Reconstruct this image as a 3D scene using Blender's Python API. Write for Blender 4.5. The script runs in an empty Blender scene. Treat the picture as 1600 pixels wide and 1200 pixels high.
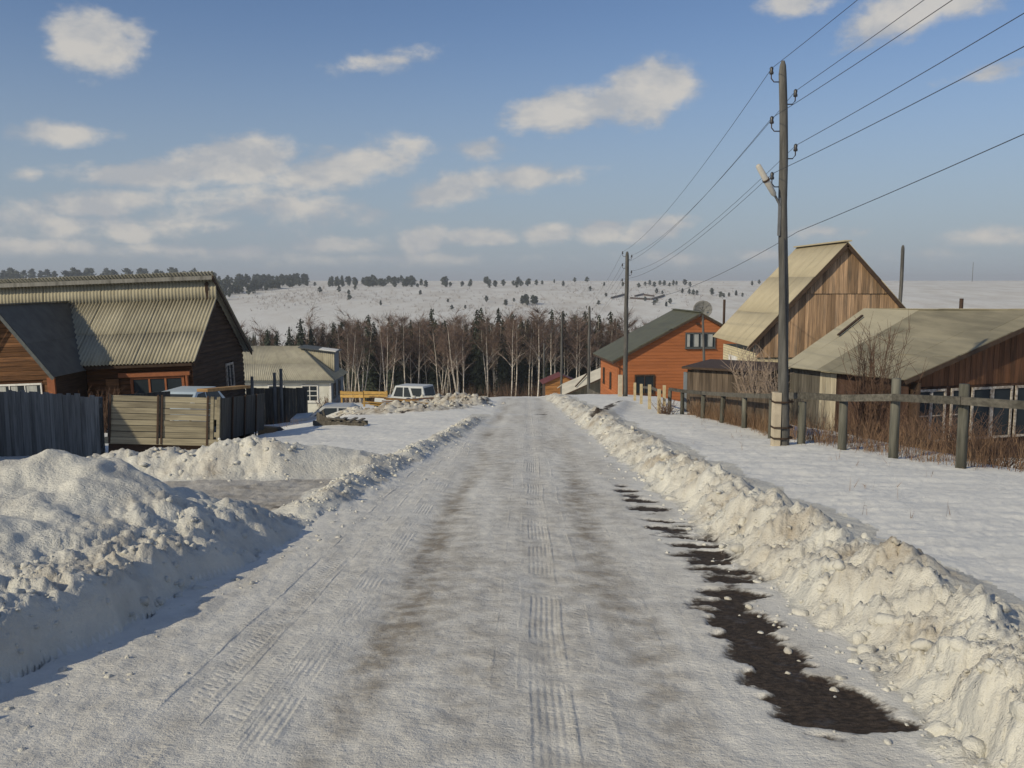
import bpy, bmesh, math, random
import numpy as np
from mathutils import Vector, Matrix

random.seed(7)
rng = np.random.default_rng(11)
scene = bpy.context.scene
COL = scene.collection
R = math.radians

# ------------------------------------------------------------------ camera
FPX = 1386.0                       # focal length in photo pixels (1600 wide)
PITCH = math.atan(160 / FPX)       # looking slightly down the slope
EYE = 1.65
cam = bpy.data.cameras.new('camera'); cam.sensor_width = 36; cam.lens = 36 * FPX / 1600
cam.clip_end = 30000; cam.clip_start = 0.05
cam_o = bpy.data.objects.new('camera', cam); COL.objects.link(cam_o)
cam_o.location = (0, 0, EYE); cam_o.rotation_euler = (math.pi / 2 - PITCH, 0, 0)
scene.camera = cam_o
scene.cycles.max_bounces = 5; scene.cycles.diffuse_bounces = 2; scene.cycles.glossy_bounces = 2; scene.cycles.transparent_max_bounces = 4

# ------------------------------------------------------------------ sun, sky, exposure
SUN_EL = R(30); SUN_DIR = Vector((-0.77, -0.64, 0)).normalized()
SUN_AZ = math.atan2(SUN_DIR.x, SUN_DIR.y)
to_sun = Vector((SUN_DIR.x * math.cos(SUN_EL), SUN_DIR.y * math.cos(SUN_EL), math.sin(SUN_EL)))
sun = bpy.data.lights.new('sun', 'SUN'); sun.energy = 3.2; sun.angle = R(0.6); sun.color = (1, 0.88, 0.64)
sun_o = bpy.data.objects.new('sun', sun); COL.objects.link(sun_o)
sun_o.rotation_euler = (-to_sun).to_track_quat('-Z', 'Y').to_euler()
scene.view_settings.view_transform = 'Standard'; scene.view_settings.look = 'None'
scene.view_settings.gamma = 1; scene.view_settings.use_curve_mapping = False
scene.view_settings.exposure = 0.10

world = bpy.data.worlds.new('World'); scene.world = world; world.use_nodes = True
world.cycles.sampling_method = 'NONE'


class NT:
    """tiny node-tree helper: sockets in, sockets out"""
    def __init__(self, tree):
        self.t = tree; tree.nodes.clear()
    def n(self, typ, **kw):
        nd = self.t.nodes.new(typ)
        for k, v in kw.items(): setattr(nd, k, v)
        return nd
    def put(self, sock, v):
        if isinstance(v, bpy.types.NodeSocket): self.t.links.new(v, sock)
        else: sock.default_value = v
    def m(self, op, a, b=0.0, c=0.0, clamp=False):
        nd = self.n('ShaderNodeMath', operation=op, use_clamp=clamp)
        for i, v in enumerate((a, b, c)): self.put(nd.inputs[i], v)
        return nd.outputs[0]
    def vm(self, op, a, b=(0, 0, 0)):
        nd = self.n('ShaderNodeVectorMath', operation=op)
        self.put(nd.inputs[0], a); self.put(nd.inputs[1], b)
        return nd.outputs[0]
    def step(self, a, lo, hi, x):
        nd = self.n('ShaderNodeMapRange', interpolation_type='SMOOTHSTEP')
        self.put(nd.inputs[0], x); nd.inputs[1].default_value = lo; nd.inputs[2].default_value = hi
        nd.inputs[3].default_value = a[0]; nd.inputs[4].default_value = a[1]
        return nd.outputs[0]
    def mix(self, f, a, b, blend='MIX'):
        nd = self.n('ShaderNodeMix', data_type='RGBA', blend_type=blend)
        self.put(nd.inputs[0], f)
        for i, v in ((6, a), (7, b)):
            if not isinstance(v, bpy.types.NodeSocket) and len(v) == 3: v = (*v, 1)
            self.put(nd.inputs[i], v)
        return nd.outputs[2]
    def noise(self, vec, scale, detail=4, rough=0.55, dist=0.0):
        nd = self.n('ShaderNodeTexNoise'); self.put(nd.inputs['Vector'], vec)
        nd.inputs['Scale'].default_value = scale; nd.inputs['Detail'].default_value = detail
        nd.inputs['Roughness'].default_value = rough; nd.inputs['Distortion'].default_value = dist
        return nd.outputs[0]


def pix_ray(px, py):
    u = (px - 800) / FPX; v = (600 - py) / FPX
    c, s = math.cos(PITCH), math.sin(PITCH)
    return Vector((u, c + v * s, -s + v * c))
def at(px, py, d):
    """world point at distance d (metres along +Y) on a line of sight measured in the photograph"""
    r = pix_ray(px, py); r = r * (d / r.y)
    return Vector((r.x, r.y, r.z + EYE))


def build_world():
    w = NT(world.node_tree)
    sky = w.n('ShaderNodeTexSky', sky_type='NISHITA', sun_disc=False)
    sky.sun_elevation = SUN_EL; sky.sun_rotation = SUN_AZ
    sky.altitude = 300; sky.air_density = 1.0; sky.dust_density = 0.6; sky.ozone_density = 1.6
    tc = w.n('ShaderNodeTexCoord')
    sp = w.n('ShaderNodeSeparateXYZ'); w.put(sp.inputs[0], tc.outputs['Generated'])
    x, y, z = sp.outputs
    az = w.m('ARCTAN2', x, y); el = w.m('ARCSINE', z)
    cb = w.n('ShaderNodeCombineXYZ'); w.put(cb.inputs[0], az); w.put(cb.inputs[1], w.m('MULTIPLY', el, 1.7))
    vec = cb.outputs[0]
    fb = w.n('ShaderNodeCombineXYZ'); w.put(fb.inputs[0], az); w.put(fb.inputs[1], el); flat = fb.outputs[0]
    n1 = w.noise(vec, 9.0, 7, 0.58, 0.25)
    n2 = w.noise(w.vm('ADD', vec, (3.1, 5.7, 0)), 30.0, 6, 0.6)
    nn = w.m('ADD', w.m('MULTIPLY', w.m('SUBTRACT', n1, 0.5), 1.5), w.m('MULTIPLY', w.m('SUBTRACT', n2, 0.5), 1.0))
    # clouds: centre x, y, half width, half height (photo pixels), tilt in degrees, thickness
    C = [(152, 66, 62, 52, 0, 1.0), (205, 50, 30, 24, 0, .5), (900, 170, 105, 34, 8, 1.0), (1010, 145, 75, 44, 14, 1.0), (830, 182, 46, 22, 20, .7),
         (370, 250, 110, 36, 8, .95), (230, 272, 130, 24, 4, .8), (540, 262, 110, 34, 8, .9), (620, 240, 60, 24, 5, .45),
         (700, 296, 84, 27, 14, .95), (830, 276, 105, 20, 3, .72), (150, 318, 92, 26, 4, .85), (390, 322, 110, 30, 3, .62), (480, 330, 120, 24, 0, .5),
         (205, 364, 44, 18, 0, .9), (300, 352, 160, 26, 0, .4), (90, 350, 120, 28, 0, .42), (662, 374, 42, 20, 16, .95), (750, 370, 64, 17, 0, .85), (858, 366, 48, 17, 3, .85),
         (938, 362, 46, 20, 6, .95), (1030, 357, 58, 22, 10, .98), (752, 232, 40, 17, 0, .62), (1410, 22, 100, 34, 16, .98), (1500, 0, 60, 28, 0, .8), (1240, 5, 52, 24, 0, .9),
         (1188, 398, 42, 13, 0, .62), (1280, 362, 50, 10, 0, .35), (95, 210, 78, 17, 3, .5), (1550, 372, 70, 18, 0, .5), (1530, 118, 50, 13, 8, .45), (610, 96, 66, 13, 8, .38),
         (520, 386, 90, 13, 0, .4), (42, 272, 26, 13, 0, .5), (60, 385, 130, 16, 0, .5), (300, 392, 200, 14, 0, .4), (1450, 398, 90, 11, 0, .3), (640, 405, 200, 10, 0, .3), (1040, 404, 120, 12, 0, .4)]
    tot = None
    for cx, cy, hw, hh, tilt, th in C:
        d = pix_ray(cx, cy).normalized(); a0 = math.atan2(d.x, d.y); e0 = math.asin(d.z)
        s = math.cos(math.atan((cx - 800) / FPX)) / FPX
        mp = w.n('ShaderNodeMapping', vector_type='TEXTURE'); w.put(mp.inputs[0], flat)
        mp.inputs[1].default_value = (a0, e0, 0); mp.inputs[2].default_value = (0, 0, R(tilt)); mp.inputs[3].default_value = (hw * s, hh * s, 1)
        ln = w.n('ShaderNodeVectorMath', operation='LENGTH'); w.put(ln.inputs[0], mp.outputs[0])
        k = w.m('MULTIPLY_ADD', ln.outputs['Value'], -th, 1.12 * th)
        tot = k if tot is None else w.m('MAXIMUM', tot, k)
    tot = w.m('MAXIMUM', tot, -0.6)
    # the same kind of scattered clouds go on all round, outside the part in view
    g = w.noise(w.vm('ADD', vec, (8.0, 2.0, 0)), 3.2, 3, 0.5)
    gen = w.m('MULTIPLY', w.m('SUBTRACT', g, 0.56), 4.0)
    inview = w.m('MULTIPLY', w.step((1, 0), 0.56, 0.75, w.m('ABSOLUTE', az)), w.step((1, 0), 0.32, 0.48, el))
    gen = w.m('SUBTRACT', gen, w.m('MULTIPLY', inview, 6.0))
    gen = w.m('MULTIPLY', gen, w.step((0, 1), 0.0, 0.10, el))
    tot = w.m('MAXIMUM', tot, gen)
    den = w.step((0, 1), -0.09, 0.56, w.m('ADD', tot, w.m('MULTIPLY', nn, 1.05)))
    den = w.m('MULTIPLY', den, w.step((0, 1), 0.0, 0.03, el))
    n3 = w.noise(w.vm('ADD', vec, (0.018, -0.030, 0)), 9.0, 7, 0.58, 0.25)
    lit = w.m('MULTIPLY_ADD', w.m('SUBTRACT', n3, n1), -5.0, 0.42, clamp=True)
    lit = w.m('MULTIPLY_ADD', den, 0.30, w.m('MULTIPLY', lit, 0.75), clamp=True)
    ccol = w.mix(lit, (3.9, 4.25, 4.8), (6.7, 6.4, 5.95))
    # thin dry haze band low over the horizon
    hz = w.step((0.88, 0.0), -0.02, 0.30, el)
    blue = w.mix(1.0, sky.outputs[0], (0.80, 0.875, 1.02), 'MULTIPLY')
    skyc = w.mix(hz, blue, (3.35, 3.95, 4.7))
    skyc = w.mix(w.m('MULTIPLY', den, 0.92), skyc, ccol)
    bg = w.n('ShaderNodeBackground'); w.put(bg.inputs[0], skyc); bg.inputs[1].default_value = 0.085
    o = w.n('ShaderNodeOutputWorld'); w.t.links.new(bg.outputs[0], o.inputs[0])
build_world()


# ------------------------------------------------------------------ materials
def new_mat(name):
    m = bpy.data.materials.new(name); m.use_nodes = True
    t = NT(m.node_tree)
    b = t.n('ShaderNodeBsdfPrincipled'); o = t.n('ShaderNodeOutputMaterial')
    t.t.links.new(b.outputs[0], o.inputs[0])
    return m, t, b
def bump(t, b, h, strength=0.5, dist=0.02):
    nd = t.n('ShaderNodeBump'); nd.inputs['Strength'].default_value = strength; nd.inputs['Distance'].default_value = dist
    t.put(nd.inputs['Height'], h); t.t.links.new(nd.outputs[0], b.inputs['Normal'])
def plain(name, c1, c2=None, scale=6, rough=0.8, metal=0.0, bmp=0.2, spec=0.3, stretch=(1, 1, 1), var=0.0):
    m, t, b = new_mat(name)
    tc = t.n('ShaderNodeTexCoord'); v = t.vm('MULTIPLY', tc.outputs['Object'], stretch)
    n = t.noise(v, scale, 6, 0.6)
    c = t.mix(t.step((0, 1), 0.3, 0.7, n), c1, c2 or tuple(k * 0.7 for k in c1))
    if var:
        oi = t.n('ShaderNodeObjectInfo')
        f = t.m('MULTIPLY_ADD', oi.outputs['Random'], 2 * var, 1 - var)
        g = t.n('ShaderNodeCombineColor')
        for i in range(3): t.put(g.inputs[i], f)
        c = t.mix(1.0, c, g.outputs[0], 'MULTIPLY')
    t.put(b.inputs['Base Color'], c); b.inputs['Roughness'].default_value = rough
    b.inputs['Metallic'].default_value = metal; b.inputs['Specular IOR Level'].default_value = spec
    if bmp: bump(t, b, n, bmp, 0.01)
    return m
def wood(name, c1, c2, c3=None, axis='z', var=0.25, fine=26.0, long=1.2, knot=True):
    """weathered boards: grain along one axis, tone per board, blotches of wear"""
    m, t, b = new_mat(name)
    tc = t.n('ShaderNodeTexCoord'); oi = t.n('ShaderNodeObjectInfo')
    s = {'x': (long, fine, fine), 'y': (fine, long, fine), 'z': (fine, fine, long)}[axis]
    off = t.n('ShaderNodeCombineXYZ')
    for i in range(3): t.put(off.inputs[i], t.m('MULTIPLY', oi.outputs['Random'], 17.0 + 9 * i))
    p = t.vm('ADD', tc.outputs['Object'], off.outputs[0])
    g = t.noise(t.vm('MULTIPLY', p, s), 1.0, 5, 0.65)
    w = t.noise(t.vm('MULTIPLY', p, tuple(0.25 * k if k > 5 else 0.9 for k in s)), 0.7, 4, 0.6)
    c = t.mix(t.step((0, 1), 0.32, 0.68, g), c1, c2)
    c = t.mix(t.step((0, 0.75), 0.45, 0.72, w), c, c3 or tuple(0.45 * k for k in c2))
    f = t.m('MULTIPLY_ADD', oi.outputs['Random'], 2 * var, 1 - var)
    k = t.n('ShaderNodeCombineColor')
    for i in range(3): t.put(k.inputs[i], f)
    c = t.mix(1.0, c, k.outputs[0], 'MULTIPLY')
    t.put(b.inputs['Base Color'], c); b.inputs['Roughness'].default_value = 0.85
    b.inputs['Specular IOR Level'].default_value = 0.2
    bump(t, b, g, 0.35, 0.006)
    return m
def glass_mat(name, col=(0.015, 0.02, 0.025), rough=0.08):
    m, t, b = new_mat(name)
    tc = t.n('ShaderNodeTexCoord')
    n = t.noise(tc.outputs['Object'], 1.3, 2)
    t.put(b.inputs['Base Color'], t.mix(n, col, tuple(2 * k for k in col))); b.inputs['IOR'].default_value = 1.3
    b.inputs['Roughness'].default_value = rough; b.inputs['Specular IOR Level'].default_value = 0.22
    return m
def terrain_mat(name, base, dirtcol=(0.30, 0.25, 0.19), crust=1.0, road=False):
    m, t, b = new_mat(name)
    tc = t.n('ShaderNodeTexCoord'); P = tc.outputs['Object']
    def attr(nm):
        a = t.n('ShaderNodeAttribute'); a.attribute_name = nm; return a.outputs['Fac']
    dirt, bare, dry = attr('dirt'), attr('bare'), attr('dry')
    n_big = t.noise(t.vm('MULTIPLY', P, (1, 0.6, 1)), 0.9, 5, 0.6)
    n_mid = t.noise(P, 5.0, 6, 0.62)
    n_fin = t.noise(t.vm('MULTIPLY', P, (1.0, 1.5, 1.0)), 26.0, 5, 0.65)
    n_gr = t.noise(P, 110.0, 3, 0.6)
    col = t.mix(t.step((0, 1), 0.3, 0.75, n_mid), base, tuple(k * q for k, q in zip(base, (0.86, 0.875, 0.90))))
    d = t.m('MULTIPLY', dirt, t.step((0.35, 1.25), 0.3, 0.7, n_mid), clamp=True)
    col = t.mix(d, col, dirtcol)
    # grit frozen in
    grit = t.m('MULTIPLY', t.step((0, 1), 0.62, 0.72, n_gr), t.m('MULTIPLY_ADD', dirt, 0.8, 0.10), clamp=True)
    col = t.mix(grit, col, (0.10, 0.08, 0.06))
    # dry grass showing through on the far slope
    gn = t.noise(t.vm('MULTIPLY', P, (0.05, 0.018, 0.03)), 1.0, 6, 0.65)
    col = t.mix(t.m('MULTIPLY', dry, t.step((0.12, 0.50), 0.36, 0.70, gn)), col, (0.36, 0.30, 0.23))
    earth = t.mix(t.step((0, 1), 0.35, 0.7, n_fin), (0.022, 0.016, 0.012), (0.075, 0.056, 0.042))
    earth = t.mix(t.step((0, 0.7), 0.68, 0.78, n_gr), earth, (0.16, 0.13, 0.10))
    bm = t.step((0, 1), 0.30, 0.62, t.m('ADD', bare, t.m('ADD', t.m('MULTIPLY', t.m('SUBTRACT', n_fin, 0.5), 0.55), t.m('MULTIPLY', t.m('SUBTRACT', n_mid, 0.5), 0.5))))
    col = t.mix(bm, col, earth)
    t.put(b.inputs['Base Color'], col)
    wet = t.step((0, 1), 0.52, 0.7, n_mid)
    icy = t.step((0.78, 0.42), 0.45, 0.7, n_big) if road else 0.75
    rg = t.n('ShaderNodeMix', data_type='FLOAT'); t.put(rg.inputs[0], bm); t.put(rg.inputs[2], icy)
    t.put(rg.inputs[3], t.m('MULTIPLY_ADD', wet, -0.45, 0.85)); t.put(b.inputs['Roughness'], rg.outputs[0])
    b.inputs['Specular IOR Level'].default_value = 0.25
    h = t.m('ADD', t.m('MULTIPLY', n_mid, 0.6 * crust), t.m('ADD', t.m('MULTIPLY', n_fin, 0.32 * crust), t.m('MULTIPLY', n_gr, 0.10)))
    if road:
        sp = t.n('ShaderNodeSeparateXYZ'); t.put(sp.inputs[0], P)
        wob = t.m('MULTIPLY', t.m('SUBTRACT', t.noise(t.vm('MULTIPLY', P, (0, 0.35, 0)), 1.0, 2), 0.5), 0.10)
        X = t.m('ADD', t.m('MULTIPLY_ADD', sp.outputs[1], -0.0145, sp.outputs[0]), wob)
        Y = sp.outputs[1]
        for x0, hw, kind, amp in ((0.13, 0.10, 0, .65), (0.33, 0.09, 1, .6), (-1.66, 0.11, 1, 1.0), (-1.40, 0.10, 1, .9), (-1.18, 0.08, 0, .6), (0.93, 0.10, 1, .35), (-0.10, .07, 1, .4)):
            dx = t.m('SUBTRACT', t.m('MULTIPLY_ADD', n_fin, 0.020, X), x0 + 0.010)
            band = t.step((1, 0), hw * 0.8, hw * 1.15, t.m('ABSOLUTE', dx))
            ribs = t.m('SINE', t.m('MULTIPLY', dx, 2 * math.pi / (0.036 if kind == 0 else 0.07)))
            if kind == 1:   # lugs across the tyre, slanted
                lug = t.m('SINE', t.m('MULTIPLY', t.m('MULTIPLY_ADD', t.m('ABSOLUTE', dx), 0.8, Y), 2 * math.pi / 0.062))
                ribs = t.m('MINIMUM', t.m('MULTIPLY', ribs, 0.6), t.m('MULTIPLY', lug, 1.0))
            edge = t.m('MULTIPLY', t.step((0, 1), hw * 0.85, hw, t.m('ABSOLUTE', dx)), t.step((1, 0), hw, hw * 1.35, t.m('ABSOLUTE', dx)))
            worn = t.step((0.0, 1.0), 0.42, 0.62, t.noise(t.vm('MULTIPLY', P, (0.6, 1.0, 1)), 1.7 + 0.3 * x0, 4))
            h = t.m('ADD', h, t.m('MULTIPLY', t.m('MULTIPLY', band, worn), t.m('MULTIPLY', ribs, 0.060 * amp)))
            h = t.m('ADD', h, t.m('MULTIPLY', t.m('MULTIPLY', edge, worn), t.m('MULTIPLY', n_fin, 0.26 * amp)))
    # print, grit and crust fade with bare ground
    bump(t, b, h, 1.0 if road else 0.9, 0.045 if road else 0.04)
    return m

SNOW = (0.745, 0.735, 0.69)
M = dict(
    snow=terrain_mat('snow', SNOW, crust=0.55),
    bank=terrain_mat('ploughed_snow', (0.655, 0.64, 0.575), (0.33, 0.265, 0.185), crust=1.5),
    road=terrain_mat('packed_ice', (0.73, 0.71, 0.65), (0.29, 0.255, 0.205), crust=0.8, road=True),
    drive=terrain_mat('dirty_ice', (0.52, 0.50, 0.46), (0.22, 0.19, 0.15), crust=1.0),
    slate=plain('fibre_cement_slate', (0.42, 0.385, 0.285), (0.33, 0.30, 0.22), 3.0, 0.9, stretch=(1, .5, .5), var=0.10),
    slate_grey=plain('grey_slate', (0.36, 0.34, 0.27), (0.29, 0.275, 0.225), 2.5, 0.9, var=0.08),
    felt=plain('dark_roof_felt', (0.125, 0.125, 0.115), (0.095, 0.095, 0.088), 2.5, 0.85, var=0.08),
    barn_roof=plain('pale_slate', (0.45, 0.395, 0.275), (0.40, 0.35, 0.245), 2.0, 0.9, var=0.05),
    shed_roof=plain('weathered_roof_felt', (0.29, 0.262, 0.185), (0.18, 0.165, 0.118), 1.1, 0.9, stretch=(2.2, 0.3, 2.2), var=0.10),
    shed_light=plain('pale_roof_felt', (0.40, 0.365, 0.265), (0.34, 0.31, 0.225), 1.1, 0.9, stretch=(2.2, 0.3, 2.2), var=0.05),
    green_roof=plain('green_metal_roof', (0.105, 0.108, 0.072), (0.085, 0.086, 0.06), 1.5, 0.6, var=0.06, spec=0.4),
    red_roof=plain('red_metal_roof', (0.15, 0.035, 0.025), (0.10, 0.03, 0.02), 1.5, 0.6),
    white_roof=plain('pale_metal_roof', (0.55, 0.52, 0.44), (0.42, 0.40, 0.34), 1.0, 0.8),
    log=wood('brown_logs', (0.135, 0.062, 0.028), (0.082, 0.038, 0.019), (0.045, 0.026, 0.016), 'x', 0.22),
    log_side=wood('shade_dark_logs', (0.065, 0.042, 0.030), (0.038, 0.026, 0.019), None, 'y', 0.2),  # darker than the front logs: shade of the gable end put into the colour
    porch=wood('orange_boards', (0.20, 0.098, 0.045), (0.105, 0.054, 0.028), (0.055, 0.032, 0.02), 'x', 0.35),
    trim_orange=plain('orange_paint', (0.28, 0.10, 0.042), (0.21, 0.075, 0.034), 5, 0.7),
    white=plain('white_paint', (0.74, 0.73, 0.70), (0.55, 0.54, 0.50), 9, 0.7),
    white_worn=plain('flaking_white_paint', (0.50, 0.47, 0.43), (0.16, 0.125, 0.10), 14, 0.8),
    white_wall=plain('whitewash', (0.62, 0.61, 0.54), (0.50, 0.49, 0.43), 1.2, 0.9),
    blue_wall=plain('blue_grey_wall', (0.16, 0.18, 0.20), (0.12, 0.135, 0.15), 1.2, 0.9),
    fence_dark=wood('blue_grey_boards', (0.27, 0.265, 0.245), (0.185, 0.18, 0.168), None, 'z', 0.25),
    fence_grey=wood('grey_boards', (0.16, 0.145, 0.12), (0.095, 0.085, 0.07), None, 'z', 0.25),
    fence_brown=wood('brown_grey_boards', (0.15, 0.115, 0.085), (0.085, 0.066, 0.05), None, 'z', 0.28),
    post=wood('weathered_posts', (0.15, 0.145, 0.12), (0.075, 0.075, 0.062), None, 'z', 0.2, fine=18),
    rail=wood('weathered_rails', (0.14, 0.13, 0.11), (0.07, 0.066, 0.056), None, 'x', 0.2, fine=18),
    pale_post=plain('pale_posts', (0.55, 0.45, 0.28), (0.42, 0.34, 0.20), 8, 0.85),
    truck_board=wood('straw_boards', (0.31, 0.275, 0.195), (0.21, 0.185, 0.13), (0.11, 0.095, 0.07), 'x', 0.2),
    truck_side=wood('shade_dark_truck_boards', (0.085, 0.085, 0.08), (0.045, 0.045, 0.043), None, 'z', 0.2),  # side boards carry the shade of the trailer's unlit side in their colour
    iron=plain('rusty_iron', (0.045, 0.032, 0.025), (0.07, 0.04, 0.025), 12, 0.75, metal=0.2),
    rubber=plain('rubber', (0.014, 0.014, 0.015), None, 10, 0.9),
    rim=plain('grey_rim', (0.22, 0.22, 0.22), None, 10, 0.6, metal=0.5),
    fresh=wood('fresh_lumber', (0.40, 0.25, 0.11), (0.28, 0.165, 0.07), (0.17, 0.095, 0.045), 'x', 0.3),
    yellow=wood('yellow_rails', (0.46, 0.29, 0.09), (0.37, 0.23, 0.075), (0.22, 0.14, 0.05), 'x', 0.15),
    barn_board=wood('honey_boards', (0.46, 0.305, 0.185), (0.27, 0.18, 0.115), (0.12, 0.10, 0.08), 'z', 0.40),
    shed_board=wood('red_brown_boards', (0.18, 0.085, 0.045), (0.10, 0.052, 0.031), (0.055, 0.038, 0.027), 'z', 0.35),
    shed_dark=wood('dark_red_boards', (0.085, 0.048, 0.034), (0.05, 0.03, 0.022), None, 'z', 0.25),
    cream_board=wood('cream_boards', (0.50, 0.45, 0.34), (0.36, 0.32, 0.24), (0.24, 0.2, 0.15), 'z', 0.12),
    siding=wood('orange_siding', (0.40, 0.142, 0.056), (0.35, 0.124, 0.049), (0.29, 0.104, 0.043), 'x', 0.06),
    siding_side=wood('orange_siding_side', (0.40, 0.142, 0.056), (0.35, 0.124, 0.049), (0.29, 0.104, 0.043), 'y', 0.06),
    beige_board=wood('beige_boards', (0.32, 0.28, 0.20), (0.22, 0.19, 0.14), None, 'z', 0.18),
    shed_orange=wood('ochre_boards', (0.42, 0.20, 0.07), (0.30, 0.14, 0.05), None, 'x', 0.15),
    frame_grey=plain('grey_frame', (0.10, 0.11, 0.11), None, 8, 0.7),
    frame_brown=plain('brown_frame', (0.07, 0.045, 0.03), None, 8, 0.7),
    curtain=plain('pale_curtain', (0.42, 0.43, 0.40), (0.30, 0.31, 0.30), 4, 0.9, stretch=(6, 6, .5)),
    glass=glass_mat('window_glass'),
    car_glass=glass_mat('car_glass', (0.02, 0.025, 0.03), 0.05),
    car_blue=plain('pale_blue_paint', (0.42, 0.50, 0.56), (0.38, 0.46, 0.52), 3, 0.4, spec=0.5, bmp=0),
    car_silver=plain('silver_paint', (0.42, 0.43, 0.43), (0.36, 0.37, 0.37), 3, 0.4, metal=0.1, spec=0.5, bmp=0),
    car_grey=plain('pale_grey_paint', (0.45, 0.47, 0.48), (0.40, 0.42, 0.43), 3, 0.5, spec=0.5, bmp=0),
    pole=wood('pole_wood', (0.135, 0.13, 0.12), (0.07, 0.069, 0.066), None, 'z', 0.1, fine=14),
    concrete=plain('pale_concrete', (0.52, 0.45, 0.34), (0.42, 0.36, 0.27), 7, 0.9),
    porcelain=plain('dark_insulator', (0.05, 0.05, 0.055), None, 10, 0.3),
    lamp=plain('lamp_housing', (0.50, 0.48, 0.44), (0.42, 0.40, 0.36), 6, 0.5),
    wire=plain('dark_wire', (0.05, 0.052, 0.06), None, 3, 0.6, bmp=0),
    metal=plain('grey_metal', (0.20, 0.20, 0.20), (0.15, 0.15, 0.15), 6, 0.5, metal=0.4),
    dish=plain('grey_dish', (0.20, 0.20, 0.195), (0.15, 0.15, 0.145), 6, 0.7),
    bark=plain('birch_bark', (0.66, 0.60, 0.52), (0.30, 0.255, 0.21), 1.4, 0.9, stretch=(1, 1, 2), bmp=0, var=0.2),
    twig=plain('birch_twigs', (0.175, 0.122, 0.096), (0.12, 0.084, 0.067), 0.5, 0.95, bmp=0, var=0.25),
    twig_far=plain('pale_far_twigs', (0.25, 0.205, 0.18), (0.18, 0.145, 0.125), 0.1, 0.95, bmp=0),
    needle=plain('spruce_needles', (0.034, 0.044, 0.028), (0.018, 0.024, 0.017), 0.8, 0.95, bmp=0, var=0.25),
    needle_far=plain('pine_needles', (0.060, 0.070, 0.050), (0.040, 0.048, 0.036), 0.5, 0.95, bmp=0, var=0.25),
    trunk=plain('dark_bark', (0.07, 0.05, 0.04), None, 2, 0.95, bmp=0),
    weed=plain('dry_weed', (0.23, 0.15, 0.09), (0.14, 0.085, 0.055), 1.5, 0.95, bmp=0),
    shrub=plain('shrub_twigs', (0.17, 0.105, 0.07), (0.09, 0.055, 0.04), 2, 0.95, bmp=0, var=0.2),
    shrub_pale=plain('pale_shrub_twigs', (0.40, 0.32, 0.25), (0.25, 0.19, 0.15), 2, 0.95, bmp=0),
)

def brick_mat():
    m, t, b = new_mat('cream_brick')
    tc = t.n('ShaderNodeTexCoord')
    sp = t.n('ShaderNodeSeparateXYZ'); t.put(sp.inputs[0], tc.outputs['Object'])
    c = t.n('ShaderNodeCombineXYZ'); t.put(c.inputs[0], t.m('ADD', sp.outputs[0], sp.outputs[1])); t.put(c.inputs[1], sp.outputs[2])
    br = t.n('ShaderNodeTexBrick'); t.put(br.inputs[0], c.outputs[0])
    br.inputs['Color1'].default_value = (0.62, 0.55, 0.36, 1); br.inputs['Color2'].default_value = (0.52, 0.45, 0.29, 1)
    br.inputs['Mortar'].default_value = (0.33, 0.29, 0.22, 1); br.inputs['Scale'].default_value = 1
    br.inputs['Mortar Size'].default_value = 0.012; br.inputs['Brick Width'].default_value = 0.27; br.inputs['Row Height'].default_value = 0.10
    t.put(b.inputs['Base Color'], br.outputs[0]); b.inputs['Roughness'].default_value = 0.9
    bump(t, b, t.m('SUBTRACT', 1.0, br.outputs[1]), 0.6, 0.01)
    return m
M['brick'] = brick_mat()


# ------------------------------------------------------------------ object helpers
def tag(o, label, cat, group=None, kind=None):
    o['label'] = label; o['category'] = cat
    if group: o['group'] = group
    if kind: o['kind'] = kind
    return o
def mesh(name, verts, faces, mat=None, parent=None, smooth=False):
    me = bpy.data.meshes.new(name)
    me.from_pydata([tuple(v) for v in verts], [], faces)
    if smooth: me.polygons.foreach_set('use_smooth', [True] * len(me.polygons))
    if mat is not None: me.materials.append(M[mat] if isinstance(mat, str) else mat)
    return link(name, me, parent)
def link(name, me, parent=None):
    o = bpy.data.objects.new(name, me); COL.objects.link(o)
    if parent is not None: o.parent = parent
    return o
def empty(name, loc, rz=0.0, ry=0.0):
    o = bpy.data.objects.new(name, None); COL.objects.link(o)
    o.empty_display_size = 0.3; o.location = loc; o.rotation_euler = (0, ry, rz)
    return o
def prism(name, pts, thick, mat, parent=None):
    """a flat polygon given the thickness `thick` to the back of its normal"""
    P = [Vector(p) for p in pts]; n = (P[1] - P[0]).cross(P[2] - P[0]).normalized() * thick
    k = len(P); V = P + [p - n for p in P]
    F = [list(range(k)), list(range(2 * k - 1, k - 1, -1))] + [[i, i + k, (i + 1) % k + k, (i + 1) % k] for i in range(k)]
    return mesh(name, V, F, mat, parent)
def box(name, lo, hi, mat, parent=None):
    x0, y0, z0 = lo; x1, y1, z1 = hi
    return mesh(name, [(x0, y0, z0), (x1, y0, z0), (x1, y1, z0), (x0, y1, z0), (x0, y0, z1), (x1, y0, z1), (x1, y1, z1), (x0, y1, z1)],
                [(0, 3, 2, 1), (4, 5, 6, 7), (0, 1, 5, 4), (1, 2, 6, 5), (2, 3, 7, 6), (3, 0, 4, 7)], mat, parent)
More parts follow.
